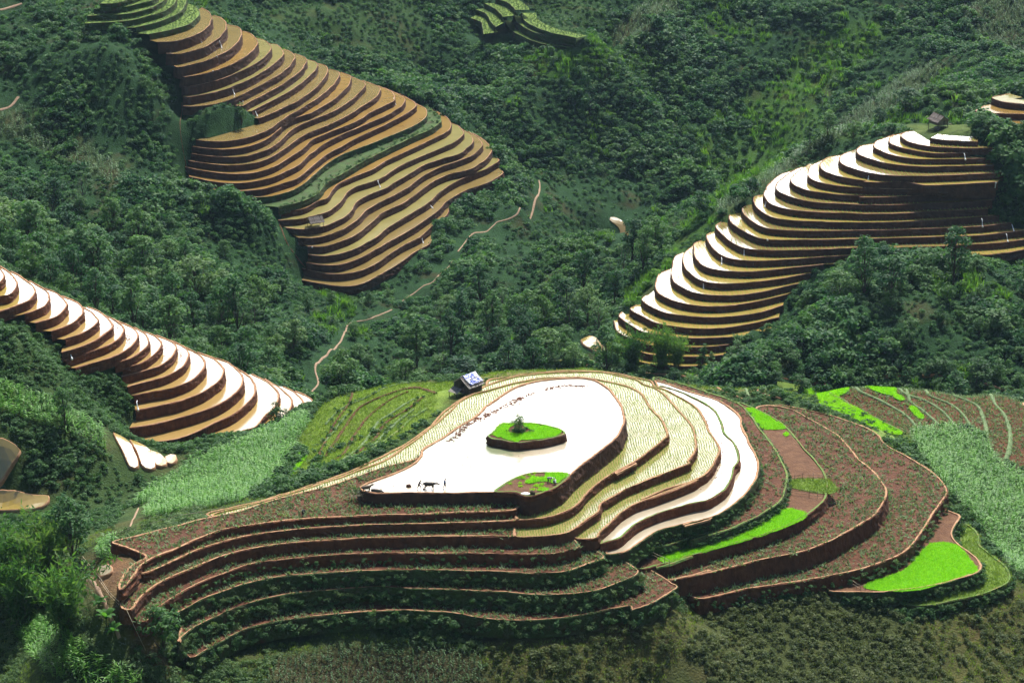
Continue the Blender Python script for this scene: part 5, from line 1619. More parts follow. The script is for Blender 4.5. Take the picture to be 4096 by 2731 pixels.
for u, v, h, lb in ((1612, 838, 4.8, 'pointed young conifer before the lowest dark terrace walls, the tallest of three'), (1632, 842, 3.6, 'small conifer to the right of the tallest pointed one'), (1603, 846, 3.4, 'small conifer at the foot of the tallest pointed one')):
    put('pointed', u, v, h, lb)
put('tall', 1985, 690, 15.0, 'big dense tree covering the middle ends of the right hand terraces')
put('broad', 2045, 690, 11.0, 'broad tree right beside the big one before the right hand terraces')
put('broad', 1930, 700, 9.0, 'rounded tree left below the big one before the right hand terraces')
put('tall', 2190, 655, 14.5, 'tall tree standing alone in front of the right hand terrace walls')
put('open', 1690, 850, 8.0, 'thin pale tree at the edge of the wood beside the lowest terraces')
for k, (u, v, h) in enumerate(((2135, 866, 4.0), (2188, 868, 3.6), (2242, 874, 5.0), (2288, 878, 4.7), (2338, 892, 3.6), (2050, 866, 2.6))):
    put('round', u, v, h, ['rounded small tree first from the left behind the right hand strip fields', 'pale rounded small tree second from the left behind the strip fields', 'tallest rounded tree behind the strip fields, dark with reddish shoots',
                           'wide grey green tree beside the tallest one behind the strip fields', 'small tree at the right edge behind the strip fields', 'low shrub like tree at the left end of the row behind the strip fields'][k], 'small trees in a row behind the strip fields')
put('broad', 930, 868, 7.5, 'dark rounded tree below the grassy shoulder left of the tarpaulin hut')
put('round', 555, 285, 5.0, 'dark bush like tree on the green notch inside the upper left terraces')
put('round', 2290, 770, 6.5, 'bushy tree at the foot of the right hand wood')
x_, y_, z_ = hF(2105, 300)
for k, (u, v, h) in enumerate(((2250, 300, 5.0), (2275, 318, 5.0), (2300, 322, 4.6), (2325, 322, 4.8), (2350, 325, 5.2))):
    put('round', u, v, h, ['bright green tree at the corner of the hedge beyond the thatched hut', 'second tree of the hedge from the thatched hut', 'middle tree of the hedge under the far right paddies', 'hedge tree right of the middle one under the far right paddies', 'hedge tree at the right edge under the far right paddies'][k], 'hedge trees under the far right paddies')
for k, (u, v, h) in enumerate(((1900, 310, 6.5), (1960, 320, 5.0), (2020, 295, 6.0), (2080, 262, 8.0), (1860, 335, 5.0))):
    put('broad', u, v, h, ['dark tree on the crest above the right hand terraces, left of the bright bushes', 'low bright tree on the crest above the white terraces', 'dense tree on the crest left of the thatched hut', 'tall dark tree behind the thatched hut', 'bright bushy tree lowest on the crest above the white terraces'][k])

# the wood: every tree that can be told apart
xt, yt = jit(-175, 175, 470, 760, 8.2)
zt = H(xt, yt)
s_ = in_view(xt, yt, zt, 60) & free(xt, yt)
zo = zone_of(xt, yt, zt)
s_ &= (zo == ZID['wood']) | ((zo == ZID['bright']) & (rng.random(len(xt)) < 0.12)) | ((zo == ZID['farcorn']) & (rng.random(len(xt)) < 0.10))
xt, yt, zt = xt[s_], yt[s_], zt[s_]
def seen(x, y, z):
    f = np.linspace(0.45, 0.985, 70)[:, None]
    zz = CAM_Z + (z - CAM_Z) * f
    return (zz > surf((x * f).ravel(), (y * f).ravel()).reshape(zz.shape)).all(0)
s_ = seen(xt, yt, zt + 5.5)
xt, yt, zt = xt[s_], yt[s_], zt[s_]
# keep the crowns from hiding the terraces and the paths
uu, vv = proj(xt, yt, zt)
up_, vp_ = proj(xt, yt, zt + 8)
hid = np.zeros(len(xt), bool)
onpath = np.zeros(len(xt), bool)
for i in range(len(xt)):
    for ff in (0.45, 0.75, 1.0):
        px_, py_ = uu[i] + (up_[i] - uu[i]) * ff, vv[i] + (vp_[i] - vv[i]) * ff
        d = ray(px_, py_)
        Y = np.linspace(yt[i] + 1.5, min(yt[i] + 75, 800), 60)
        t_ = Y / d[1]
        if ((topz(d[0] * t_, Y) > CAM_Z + d[2] * t_)).any():
            hid[i] = True
            break
        g_ = H(d[0] * t_, Y) > CAM_Z + d[2] * t_
        if g_.any():
            k_ = int(np.argmax(g_)); gx_, gy_ = d[0] * t_[k_], Y[k_]
            if any((np.hypot(pl_[:, 0] - gx_, pl_[:, 1] - gy_) < 2.6).any() for pl_ in PATHS):
                onpath[i] = True
order = np.argsort(yt)
REG = [('wood right of the gorge before the right hand terraces', lambda u, v, y: (u > 1540) & (y < 555)), ('far hillside wood on the upper right', lambda u, v, y: (u > 1540)),
       ('wood along the stream gorge', lambda u, v, y: (u > 1180) & (v > 330)), ('far wood below the top green terraces', lambda u, v, y: u > 960),
       ('wood below the upper left terraces', lambda u, v, y: (u > 560)), ('wood on the slope left of the upper terraces', lambda u, v, y: v < 520), ('wood above the left white terraces', lambda u, v, y: v < 5000)]
KL = {'tall': 'tall dark tree', 'broad': 'broad leafy tree', 'open': 'thin pale tree', 'round': 'low rounded tree'}
cnt = 0
for i in order:
    if cnt >= 255:
        break
    if onpath[i]:
        continue
    kind = random.choices(['broad', 'tall', 'open', 'round'], [5, 2.4, 1.6, 2.5])[0]
    if hid[i]:
        if random.random() < 0.35:
            continue
        kind = 'round'
    u, v = uu[i] * 0.57422, vv[i] * 0.57422
    reg = next(n for n, f in REG if f(u, v, yt[i]))
    h = {'broad': random.uniform(6.5, 11.5), 'tall': random.uniform(10.0, 15.0), 'open': random.uniform(6.5, 9.5), 'round': random.uniform(3.2, 5.0)}[kind]
    if yt[i] > 640:
        h *= 0.85
    make_tree(kind, random.randrange(len(TREES[kind])), (xt[i], yt[i], zt[i] - 0.3), h, random.uniform(0, 6.28), KL[kind] + ' in the ' + reg, 'tree', KL[kind] + 's of the ' + reg)
    cnt += 1
print('trees auto', cnt, 'of', len(xt), 'manual', NT)

# banana plants
def banana(loc, h, rz, label, seed):
    r_ = np.random.default_rng(seed)
    root = thing('banana_plant', label, 'banana plant', loc, rz)
    V, F = [], []
    tube_into(V, F, [(0, 0, -0.3), (0.03, 0, h * 0.3), (0.05, 0, h * 0.5)], [0.14, 0.11, 0.07], 8)
    st = bpy.data.objects.new('stem', mesh_only('stem', V, F, M['culm'])); C.objects.link(st); st.parent = root
    for k in range(8):
        an = k * 2.4; up = r_.uniform(0.9, 1.6)
        d = np.array([math.cos(an), math.sin(an), 0]); sd = np.array([-d[1], d[0], 0])
        V, F = [], []
        ns = 8
        for s in range(ns + 1):
            f = s / ns
            c = np.array([0.05, 0, h * 0.45]) + d * h * 0.55 * f + np.array([0, 0, h * (0.75 * up * f - 0.62 * f * f)])
            w = 0.30 * h * 0.45 * math.sin(PI * min(1, 0.12 + 0.88 * f)) ** 0.7 + 0.02
            V += [c - sd * w + np.array([0, 0, -0.06]), c, c + sd * w + np.array([0, 0, -0.06])]
            if s:
                a = (s - 1) * 3
                F += [(a, a + 1, a + 4, a + 3), (a + 1, a + 2, a + 5, a + 4)]
        lf = bpy.data.objects.new('leaf', mesh_only('leaf', V, F, M['leaf_banana'])); C.objects.link(lf); lf.parent = root
x_, y_, z_ = hF(947, 222); banana((x_, y_ + 1.5, z_ - 0.5), 4.0, 0.3, 'bright yellow green banana plant on the crest of the upper left terraces', 1)
for k, (u, v, h, lb) in enumerate(((228, 1405, 2.5, 'banana plant uppermost beside the path at the lower left'), (245, 1440, 2.9, 'largest bright banana plant beside the path at the lower left'), (262, 1468, 2.3, 'banana plant lowest beside the path at the lower left'))):
    x_, y_, z_ = hF(u, v); banana((x_, y_, z_), h, k * 1.1, lb, 5 + k)

# ------------------------------------------------------------------ small building tools
def box_into(V, F, c, sx, sy, sz, R=None):
    b0 = len(V)
    for dx in (-1, 1):
        for dy in (-1, 1):
            for dz in (-1, 1):
                p = Vector((dx * sx / 2, dy * sy / 2, dz * sz / 2))
                if R is not None:
                    p = R @ p
                V.append((c[0] + p.x, c[1] + p.y, c[2] + p.z))
    for f in ((0, 1, 3, 2), (4, 6, 7, 5), (0, 4, 5, 1), (2, 3, 7, 6), (0, 2, 6, 4), (1, 5, 7, 3)):
        F.append(tuple(b0 + i for i in f))

def part(name, V, F, m, parent, smooth_sh=False):
    return mesh_obj(name, V, F, m, parent=parent, smooth_sh=smooth_sh)

def tube_part(name, pts, rads, m, parent, sides=7):
    V, F = [], []
    tube_into(V, F, pts, rads if isinstance(rads, (list, tuple, np.ndarray)) else [rads] * len(pts), sides)
    return part(name, V, F, m, parent, True)

M['plank'] = noise_mat('weathered_planks', 2.2, [(0.2, (0.035, 0.028, 0.024)), (0.5, (0.085, 0.070, 0.060)), (0.8, (0.16, 0.135, 0.115))], bump=0.6, stretch=(1, 1, 0.25))
M['plank_pale'] = noise_mat('grey_roof_planks', 2.5, [(0.2, (0.12, 0.105, 0.095)), (0.5, (0.26, 0.24, 0.22)), (0.8, (0.42, 0.40, 0.37))], bump=0.6)
M['thatch'] = noise_mat('thatch', 5, [(0.2, (0.085, 0.070, 0.065)), (0.5, (0.19, 0.16, 0.145)), (0.8, (0.33, 0.29, 0.26))], bump=1.0, bscale=9, stretch=(1, 1, 0.4))
M['bamboo_pole'] = noise_mat('dry_bamboo', 3, [(0.3, (0.28, 0.22, 0.15)), (0.7, (0.52, 0.44, 0.33))])
M['wattle'] = noise_mat('woven_wall', 4, [(0.3, (0.16, 0.125, 0.09)), (0.7, (0.34, 0.28, 0.21))], bump=0.8)
M['stick'] = noise_mat('grey_stick', 3, [(0.3, (0.07, 0.055, 0.042)), (0.7, (0.18, 0.145, 0.115))])
mt, t, b = mat('blue_white_tarpaulin')
g = N(t, 'ShaderNodeTexCoord'); n1 = N(t, 'ShaderNodeTexNoise', Scale=1.7, Detail=5, Roughness=0.6, Distortion=1.2)
r1 = ramp(t, [(0.46, (0.80, 0.81, 0.84)), (0.50, (0.45, 0.50, 0.75)), (0.54, (0.035, 0.075, 0.42))])
t.links.new(g.outputs['Object'], n1.inputs['Vector']); t.links.new(n1.outputs['Fac'], r1.inputs['Fac']); t.links.new(r1.outputs['Color'], b.inputs['Base Color'])
b.inputs['Roughness'].default_value = 0.45
M['tarp'] = mt

def slope_grid(L0, y_e, z_e, y_r, z_r, nx=10, ny=6, sag=0.05, seed=0, thick=0.07):
    """a roof slope from the eave (y_e, z_e) to the ridge (y_r, z_r), -L0/2..L0/2 along x, with uneven planks"""
    r_ = np.random.default_rng(seed)
    V, F = [], []
    wpl = L0 / nx
    for i in range(nx):
        x0 = -L0 / 2 + i * wpl; lift = r_.uniform(0, 0.05); ext = r_.uniform(-0.12, 0.12); sk = r_.normal(0, 0.015)
        prev = None
        for j in range(ny + 1):
            f = j / ny
            yy = y_e + (y_r - y_e) * f; zz = z_e + (z_r - z_e) * f - sag * math.sin(PI * f) + lift
            if j == 0:
                yy += ext * (1 if y_e > y_r else -1); zz -= abs(ext) * 0.0
            i0 = len(V)
            a, b_ = x0 + 0.01 + sk * j, x0 + wpl - 0.01 + sk * j
            V += [(a, yy, zz), (b_, yy, zz), (b_, yy, zz - thick), (a, yy, zz - thick)]
            if prev is not None:
                for q in range(4):
                    q2 = (q + 1) % 4
                    F.append((prev + q, prev + q2, i0 + q2, i0 + q))
            else:
                F.append((i0, i0 + 3, i0 + 2, i0 + 1))
            prev = i0
        F.append((prev, prev + 1, prev + 2, prev + 3))
    return V, F

def hut(label, loc, rz, L0, Wd, ze, zr, wall_m, roof_m, floor=0.0, wall=True, wallh=None, seed=0, planks=12, posts=True, open_front=False):
    """gabled hut: ridge along x, eaves at y = +-Wd/2"""
    root = thing('hut', label, 'hut', loc, rz)
    for sgn in (-1, 1):
        V, F = slope_grid(L0, sgn * Wd / 2, ze, sgn * 0.02, zr, planks, 6, 0.06, seed + sgn, 0.07)
        rf = part('roof', V, F, roof_m, root)
        V2, F2_ = [], []
        tube_into(V2, F2_, [(-L0 / 2 - 0.05, sgn * Wd * 0.3, ze + (zr - ze) * 0.42 + 0.08), (L0 / 2 + 0.05, sgn * Wd * 0.3, ze + (zr - ze) * 0.42 + 0.08)], [0.035, 0.03], 5)
        part('batten', V2, F2_, M['stick'], rf)
    tube_part('ridge_pole', [(-L0 / 2 - 0.12, 0, zr + 0.03), (0, 0.01, zr + 0.05), (L0 / 2 + 0.1, 0, zr + 0.03)], 0.06, M['stick'], root)
    lx, wy = L0 / 2 - 0.35, Wd / 2 - 0.45
    for sx in (-1, 1):
        for sy in (-1, 1):
            tube_part('post', [(sx * lx, sy * wy, -1.2), (sx * lx, sy * wy, ze + 0.22)], 0.075, M['stick'], root)
    if wall:
        zt_ = ze + 0.2
        r_ = random.Random(seed)
        for ax in ('x', 'y'):
            for sg in (-1, 1):
                V, F = [], []
                n = 13
                for k in range(n):
                    f = (k + 0.5) / n
                    if ax == 'x':          # gable walls
                        yy = -wy + 2 * wy * f
                        top = zt_ + (zr - ze - 0.25) * (1 - abs(yy) / (Wd / 2)) - 0.12
                        if open_front and sg < 0 and 4 <= k <= 6:
                            box_into(V, F, (sg * lx, yy, (top + zt_ + 0.1) / 2), 0.05, 2 * wy / n * 0.98, max(0.1, top - zt_ - 0.1))
                            continue
                        box_into(V, F, (sg * lx + r_.uniform(-0.015, 0.015), yy, (floor + top) / 2), 0.05, 2 * wy / n * 0.96, top - floor)
                    else:
                        xx = -lx + 2 * lx * f
                        box_into(V, F, (xx, sg * wy + r_.uniform(-0.015, 0.015), (floor + zt_) / 2), 2 * lx / n * 0.96, 0.05, zt_ - floor)
                part('wall', V, F, wall_m, root)
        V, F = [], []
        box_into(V, F, (0, 0, floor + 0.04), 2 * lx + 0.1, 2 * wy + 0.1, 0.08)
        part('floor', V, F, M['plank'], root)
    return root

# hut with the tarpaulin, on the shoulder left of the pond
x_, y_, z_ = HUT1
h1 = hut('small plank hut with a blue and white tarpaulin over its roof', (x_, y_, z_ + 0.1), math.radians(47), 3.9, 4.5, 1.75, 3.25, M['plank'], M['plank_pale'], floor=0.35, seed=3, planks=16, open_front=True)
V, F = [], []
nx, ny = 22, 14
rr_ = np.random.default_rng(9)
for j in range(ny + 1):
    for i in range(nx + 1):
        fx, fy = i / nx, j / ny
        px_ = -1.30 + 3.2 * fx + 0.08 * math.sin(fy * 9); q = -0.85 + 2.78 * fy          # across: over the ridge and down the near slope
        yy = -q
        zz = 3.25 - abs(q) / 2.25 * 1.5 + 0.19 + rr_.normal(0, 0.035) + 0.04 * math.sin(fx * 17 + fy * 8)
        V.append((px_, yy, zz))
for j in range(ny):
    for i in range(nx):
        a = j * (nx + 1) + i
        F.append((a, a + 1, a + nx + 2, a + nx + 1))
near_roof = [c for c in h1.children if c.name.startswith('roof')][0]
tarp = part('tarpaulin', V, F, M['tarp'], near_roof, True)
sm = tarp.modifiers.new('thickness', 'SOLIDIFY'); sm.thickness = 0.02
tube_part('batten', [(-1.0, -1.0, 2.82), (1.7, -0.95, 2.88)], 0.04, M['bamboo_pole'], tarp)
tube_part('batten', [(-0.2, -1.98, 2.16), (2.25, -1.9, 2.2)], 0.04, M['bamboo_pole'], tarp)
V, F = [], []
for k in range(8):
    box_into(V, F, (-2.5 + 0.0, 1.7 - 0.28 * k, 0.95 + 0.0), 1.5, 0.25, 0.04, Matrix.Rotation(math.radians(-24 + (k % 3) * 2), 3, 'Y'))
sh_ = part('side_awning', V, F, M['plank_pale'], h1)
tube_part('post', [(-3.1, 1.6, -1.0), (-3.1, 1.6, 0.72)], 0.06, M['stick'], h1)
tube_part('post', [(-3.1, -0.2, -1.0), (-3.1, -0.2, 0.72)], 0.05, M['stick'], h1)
# thatched shelter among the upper left terraces
x_, y_, z_ = HUT2
h2 = hut('open thatched shelter on poles among the upper left terraces', (x_, y_ + 0.4, z_ + 0.1), math.radians(26), 4.2, 3.3, 1.35, 2.75, M['plank'], M['thatch'], floor=0.6, wall=False, seed=8, planks=9)
V, F = [], []
for k in range(9):
    box_into(V, F, (-1.4 + 0.33 * k, 0.5, 0.75), 0.30, 1.6, 0.06)
part('platform', V, F, M['plank'], h2)
V, F = [], []
for k in range(8):
    box_into(V, F, (-1.25 + 0.36 * k, 1.1, 1.1), 0.32, 0.05, 1.1)
part('wall', V, F, M['plank'], h2)
for a, b_ in (((-2.6, -0.9, 0.25), (-0.8, -0.4, 1.0)), ((-3.2, -0.6, 0.5), (-0.9, -0.2, 0.55)), ((-2.2, -1.2, 0.05), (-1.1, -0.5, 1.3))):
    tube_part('brace', [a, b_], 0.045, M['stick'], h2)
# thatched hut above the right terraces
x_, y_, z_ = HUT3
h3 = hut('thatched stilt hut on the grassy knoll above the right hand terraces', (x_, y_, z_ + 0.1), math.radians(-63), 4.6, 3.9, 1.65, 3.15, M['wattle'], M['thatch'], floor=0.75, seed=14, planks=10)
V, F = [], []
box_into(V, F, (1.97, 0.35, 1.35), 0.05, 0.55, 1.05)
part('door', V, F, M['plank'], h3)
tube_part('step_pole', [(2.1, 1.2, 1.0), (2.4, 2.6, 0.75)], 0.06, M['bamboo_pole'], h3)
# big basket standing under the stilt hut
def lathe(V, F, prof, sides=14, c=(0, 0, 0)):
    b0 = len(V)
    for r0, z0 in prof:
        for s in range(sides):
            an = 2 * PI * s / sides
            V.append((c[0] + r0 * math.cos(an), c[1] + r0 * math.sin(an), c[2] + z0))
    for i in range(len(prof) - 1):
        for s in range(sides):
            s2 = (s + 1) % sides
            F.append((b0 + i * sides + s, b0 + i * sides + s2, b0 + (i + 1) * sides + s2, b0 + (i + 1) * sides + s))
    F.append(tuple(b0 + s for s in range(sides))[::-1])
    F.append(tuple(b0 + (len(prof) - 1) * sides + s for s in range(sides)))
q = hits(3749, 520)
V, F = [], []
lathe(V, F, [(0.55, -0.1), (0.75, 0.3), (0.80, 0.7), (0.78, 0.74), (0.70, 0.72), (0.62, 0.3)])
o = mesh_obj('basket', V, F, M['wattle'], smooth_sh=True); o.location = q; tag(o, 'large woven basket standing in front of the stilt hut', 'basket')

# ------------------------------------------------------------------ fences, poles, channels
def fence(name, label, base, h, rails, m_post, m_rail, cat='fence', lean=0.03):
    """posts at the given ground points, rails from post to post"""
    base = [np.array(p, float) for p in base]
    root = thing(name, label, cat, tuple(base[0]))
    o0 = base[0]
    tops = []
    for p in base:
        q = p - o0
        tp = q + np.array([random.uniform(-lean, lean), random.uniform(-lean, lean), h * random.uniform(0.85, 1.2)])
        tube_part('post', [tuple(q - np.array([0, 0, 0.4])), tuple(tp)], [0.045, 0.035], m_post, root, 6)
        tops.append(tp)
    for f in rails:
        pts = [tuple((b0 - o0) * (1 - f) + tp * f + np.array([0, -0.04, random.uniform(-0.05, 0.05)])) for b0, tp in zip(base, tops)]
        tube_part('rail', pts, 0.032, m_rail, root, 5)
    return root

Z2 = (400, 1950, 4.48)
def zp(z0, pts, zlev=None):
    out = []
    for a, b_ in pts:
        px_, py_ = z0[0] + a / z0[2], z0[1] + b_ / z0[2]
        if zlev is not None:
            x, y = unz(px_, py_, zlev); out.append((x, y, zlev))
        else:
            out.append(hits(px_, py_))
    return out
fence('pole_fence', 'long low fence of pale poles along the edge of the top brown field', zp(Z2, [(160, 925), (255, 915), (390, 905), (515, 850), (650, 808), (760, 785), (905, 745), (1120, 692), (1225, 665), (1390, 618)]) + zp(ZO['K2'], [(720, 405), (800, 385), (900, 365)]), 1.15, (0.5, 0.85), M['stick'], M['bamboo_pole'])
fence('stick_fence', 'grey stick fence along the upper edge of the green gap in the dry seedbed', zp(ZO['K5'], [(866, 735), (910, 740), (958, 740), (1025, 738), (1086, 735)], ZK['l8']), 1.2, (0.35, 0.75), M['stick'], M['stick'])
fence('stick_fence', 'grey stick fence along the lower edge of the green gap in the dry seedbed', zp(ZO['K5'], [(868, 815), (885, 825), (1000, 842), (1052, 855), (1090, 845)], ZK['l8']), 1.3, (0.3, 0.6, 0.85), M['stick'], M['stick'])
fence('pole_gate', 'pair of long pale poles closing the lowest green seedbed', zp(ZO['K6'], [(560, 900), (600, 920), (640, 945), (690, 950)], ZK['l11']), 1.0, (0.4, 0.95), M['stick'], M['bamboo_pole'], 'gate')
fence('pole_gate', 'leaning pale poles at the left end of the long seedbed strip', zp(ZO['K4'], [(1700, 985), (1795, 1030), (1850, 1060), (1900, 1085)], ZK['l8']), 1.2, (0.5, 0.9), M['stick'], M['bamboo_pole'], 'gate')
fence('bamboo_railing', 'bamboo railing beside the path at the left foot of the hill', [hF(u, v) for u, v in ((190, 1292), (210, 1315), (232, 1345), (252, 1375), (275, 1410))], 1.1, (0.45, 0.9), M['stick'], M['bamboo_pole'])
fence('garden_fence', 'crooked dark stick fence at the tip of the upper green seedbed', zp(ZO['K3'], [(1430, 590), (1475, 575), (1525, 565), (1560, 560)], ZK['l8']), 1.0, (0.6,), M['stick'], M['stick'])
def pole(label, a, b_, r0=0.05, m_='bamboo_pole', name='bamboo_pole'):
    V, F = [], []
    a, b_ = np.array(a), np.array(b_)
    tube_into(V, F, [(0, 0, 0), tuple((b_ - a) / 2 + np.array([0, 0, -0.03])), tuple(b_ - a)], [r0, r0 * 0.9, r0 * 0.7], 6)
    o = mesh_obj(name, V, F, M[m_], smooth_sh=True); o.location = tuple(a)
    return tag(o, label, 'pole')
a_, b_ = zp(ZO['R'], [(1430, 662), (1532, 618)])
pole('pale pole lying across the grass beside the lime green field', np.array(a_) + [0, 0, 0.45], np.array(b_) + [0, 0, 0.6])
a_, b_ = hF(290, 1430), hF(335, 1500)
pole('long pale pole lying down the bank below the bamboo railing', np.array(a_) + [0, 0, 0.7], np.array(b_) + [0, 0, 0.5])
a_, b_ = zp(ZO['K3'], [(1635, 185), (1700, 90)])
pole('dead pale trunk leaning at the edge of the wood behind the round hill', np.array(hits(3028, 1478)) + [0, 0, 0.2], np.array(hits(3028, 1478)) + [1.3, 0.3, 3.0], 0.12, 'bark_pale', 'dead_trunk')

# water spilling from shelf to shelf
M['spill'] = noise_mat('white_water', 4, [(0.3, (0.62, 0.66, 0.70)), (0.7, (0.86, 0.88, 0.90))], rough=0.2)
ns_ = 0
for zn_, a, b_ in (('A1', (778, 358), (803, 442)), ('A1', (985, 418), (1015, 502)), ('A1', (905, 758), (926, 830)), ('A1', (1122, 918), (1148, 988)), ('A1', (1216, 1003), (1234, 1060)), ('A1', (945, 610), (968, 684)),
                  ('A4', (815, 325), (840, 385)), ('A4', (1347, 560), (1388, 605)), ('A4', (1272, 912), (1290, 968)), ('A2', (980, 640), (1000, 700)), ('A1', (1365, 1165), (1388, 1214)), ('A4', (133, 1015), (133, 1078)),
                  ('C3', (1258, 598), (1262, 640)), ('C3', (1415, 1182), (1416, 1240)), ('C3', (1685, 1232), (1697, 1280)), ('C3', (1635, 1318), (1642, 1375)), ('C3', (1522, 950), (1524, 1008)), ('C3', (400, 785), (392, 822)), ('C2', (952, 855), (935, 905)),
                  ('B1', (735, 965), (760, 1025)), ('B2', (385, 960), (405, 1035)), ('C1', (1080, 600), (1080, 655)), ('C1', (1272, 352), (1268, 405)), ('C1', (1745, 155), (1745, 215)), ('C1', (1505, 258), (1503, 310))):
    o0 = ZO[zn_]
    q = hits(o0[0] + b_[0] / o0[2], o0[1] + b_[1] / o0[2])
    px_, py_ = o0[0] + a[0] / o0[2], o0[1] + a[1] / o0[2]
    d = ray(px_, py_); t_ = (q[1] + 0.35) / d[1]
    tp = np.array([d[0] * t_, q[1] + 0.35, CAM_Z + d[2] * t_])
    q = np.array(q)
    n_o = np.array([0, -0.35, 0])
    V, F = [], []
    tube_into(V, F, [tuple(tp - q + [0, 0.5, 0.1]), tuple(tp - q + n_o * 0.8), tuple((tp - q) * 0.5 + n_o * 1.3), tuple(n_o * 1.6 + [0, 0, 0.05]), tuple(n_o * 2.6 + [0, 0, 0.03])], [0.08, 0.09, 0.11, 0.17, 0.26], 6)
    o = mesh_obj('water_spill', V, F, M['spill'], smooth_sh=True); o.location = tuple(q); struct(o)

# clods and weed trails left by the plough on the pond
pts = []
for tr, n in (('K1 905,745 960,700 1050,612 1200,545 1350,462 1500,402', 330), ('K1 1600,372 1750,345 1880,352', 130), ('K1 950,690 1100,600 1300,500', 130), ('K1 1350,480 1420,440', 60)):
    ln = ground_line(tr, z=0.0)
    for _ in range(n):
        q = ln[rng.integers(len(ln))] + rng.normal(0, 0.35, 2)
        pts.append((q[0], q[1], 0.0, rng.uniform(0.10, 0.42)))
xy_ = K['pond']
for _ in range(160):
    q = xy_.min(0) + rng.random(2) * (xy_.max(0) - xy_.min(0))
    if inside(xy_, q[:1], q[1:])[0]:
        pts.append((q[0], q[1], 0.0, rng.uniform(0.06, 0.24)))
for (a, b_), tr in (((0, 0), 'B1 1290,720 1340,800 1340,880'), ((0, 0), 'B1 1180,640 1220,740 1220,800'), ((0, 0), 'B1 1700,900 1730,960 1700,1060'), ((0, 0), 'B1 1870,930 1890,1000 1880,1080'), ((0, 0), 'K3 1130,740 1180,860 1240,960 1290,1060 1270,1180 1210,1320 1050,1440')):
    for w in P(tr):
        pass
    ln = smooth([hits(*w)[:2] for w in P(tr)], 0.5)
    for _ in range(90):
        q = ln[rng.integers(len(ln))] + rng.normal(0, 0.45, 2)
        tz = topz(q[:1], q[1:])[0]
        if tz > -900:
            pts.append((q[0], q[1], tz, rng.uniform(0.10, 0.30)))
pts = np.array(pts)
V, F = [], []
bm = bmesh.new(); bmesh.ops.create_icosphere(bm, subdivisions=1, radius=0.5)
for v in bm.verts:
    v.co += Vector(np.random.default_rng(v.index).normal(0, 0.07, 3)); v.co.z *= 0.35
me = bpy.data.meshes.new('clod'); bm.to_mesh(me); bm.free(); me.materials.append(M['riser'])
instancer('mud_clods', 'dark clods and weed trails floating on the ploughed water', 'mud clods', pts[:, :3], rots(len(pts), 0.2), np.column_stack([pts[:, 3] * 1.6, pts[:, 3], pts[:, 3]]), [me])
# ------------------------------------------------------------------ people and buffaloes
def flat(name, c, rough=0.8, spec=0.2):
    m, t, b = mat(name)
    g = N(t, 'ShaderNodeNewGeometry'); n = N(t, 'ShaderNodeTexNoise', Scale=14, Detail=4)
    r = ramp(t, [(0.3, tuple(v * 0.75 for v in c)), (0.7, tuple(min(1, v * 1.2) for v in c))])
    t.links.new(g.outputs['Position'], n.inputs['Vector']); t.links.new(n.outputs['Fac'], r.inputs['Fac']); t.links.new(r.outputs['Color'], b.inputs['Base Color'])
    b.inputs['Roughness'].default_value = rough; b.inputs['Specular IOR Level'].default_value = spec
    return m
M['skin'] = flat('skin', (0.20, 0.105, 0.065), 0.6)
M['hair'] = flat('black_hair', (0.012, 0.011, 0.011), 0.5)
M['black_cloth'] = flat('black_cloth', (0.022, 0.022, 0.028))
M['blue_cloth'] = flat('blue_cloth', (0.035, 0.085, 0.26))
M['navy_cloth'] = flat('navy_cloth', (0.02, 0.05, 0.13))
M['white_cloth'] = flat('white_cloth', (0.72, 0.72, 0.74))
M['striped_cloth'] = flat('mauve_cloth', (0.34, 0.26, 0.36))
M['straw'] = flat('straw', (0.52, 0.40, 0.25))
M['hide'] = flat('buffalo_hide', (0.050, 0.042, 0.038), 0.55, 0.35)
M['hide_pale'] = flat('pale_buffalo_hide', (0.15, 0.115, 0.085), 0.65)
M['horn'] = flat('horn', (0.11, 0.10, 0.09), 0.5)
M['wood_tool'] = flat('worn_wood', (0.13, 0.09, 0.06))

def limb(V, F, pts, rads, sides=10):
    """rounded tapering chain"""
    P_, R_ = [], []
    pts = [np.array(p, float) for p in pts]
    d0 = (pts[0] - pts[1]); d0 /= np.linalg.norm(d0); d1 = (pts[-1] - pts[-2]); d1 /= np.linalg.norm(d1)
    for k in (0.95, 0.6):
        P_.append(pts[0] + d0 * rads[0] * k); R_.append(rads[0] * math.sqrt(1 - k * k))
    for i, p in enumerate(pts):
        P_.append(p); R_.append(rads[i])
        if i + 1 < len(pts):
            P_.append((p + pts[i + 1]) / 2); R_.append((rads[i] + rads[i + 1]) / 2 * 1.03)
    for k in (0.6, 0.95):
        P_.append(pts[-1] + d1 * rads[-1] * k); R_.append(rads[-1] * math.sqrt(1 - k * k))
    tube_into(V, F, P_, R_, sides)

def ball(V, F, c, r, sides=12, rings=8, R=None):
    b0 = len(V)
    for i in range(rings + 1):
        th = PI * (0.02 + 0.96 * i / rings)
        for s in range(sides):
            an = 2 * PI * s / sides
            p = Vector((r[0] * math.sin(th) * math.cos(an), r[1] * math.sin(th) * math.sin(an), r[2] * math.cos(th)))
            if R is not None:
                p = R @ p
            V.append((c[0] + p.x, c[1] + p.y, c[2] + p.z))
    for i in range(rings):
        for s in range(sides):
            s2 = (s + 1) % sides
            F.append((b0 + i * sides + s, b0 + (i + 1) * sides + s, b0 + (i + 1) * sides + s2, b0 + i * sides + s2))
    F.append(tuple(b0 + s for s in range(sides)))
    F.append(tuple(b0 + rings * sides + s for s in range(sides))[::-1])

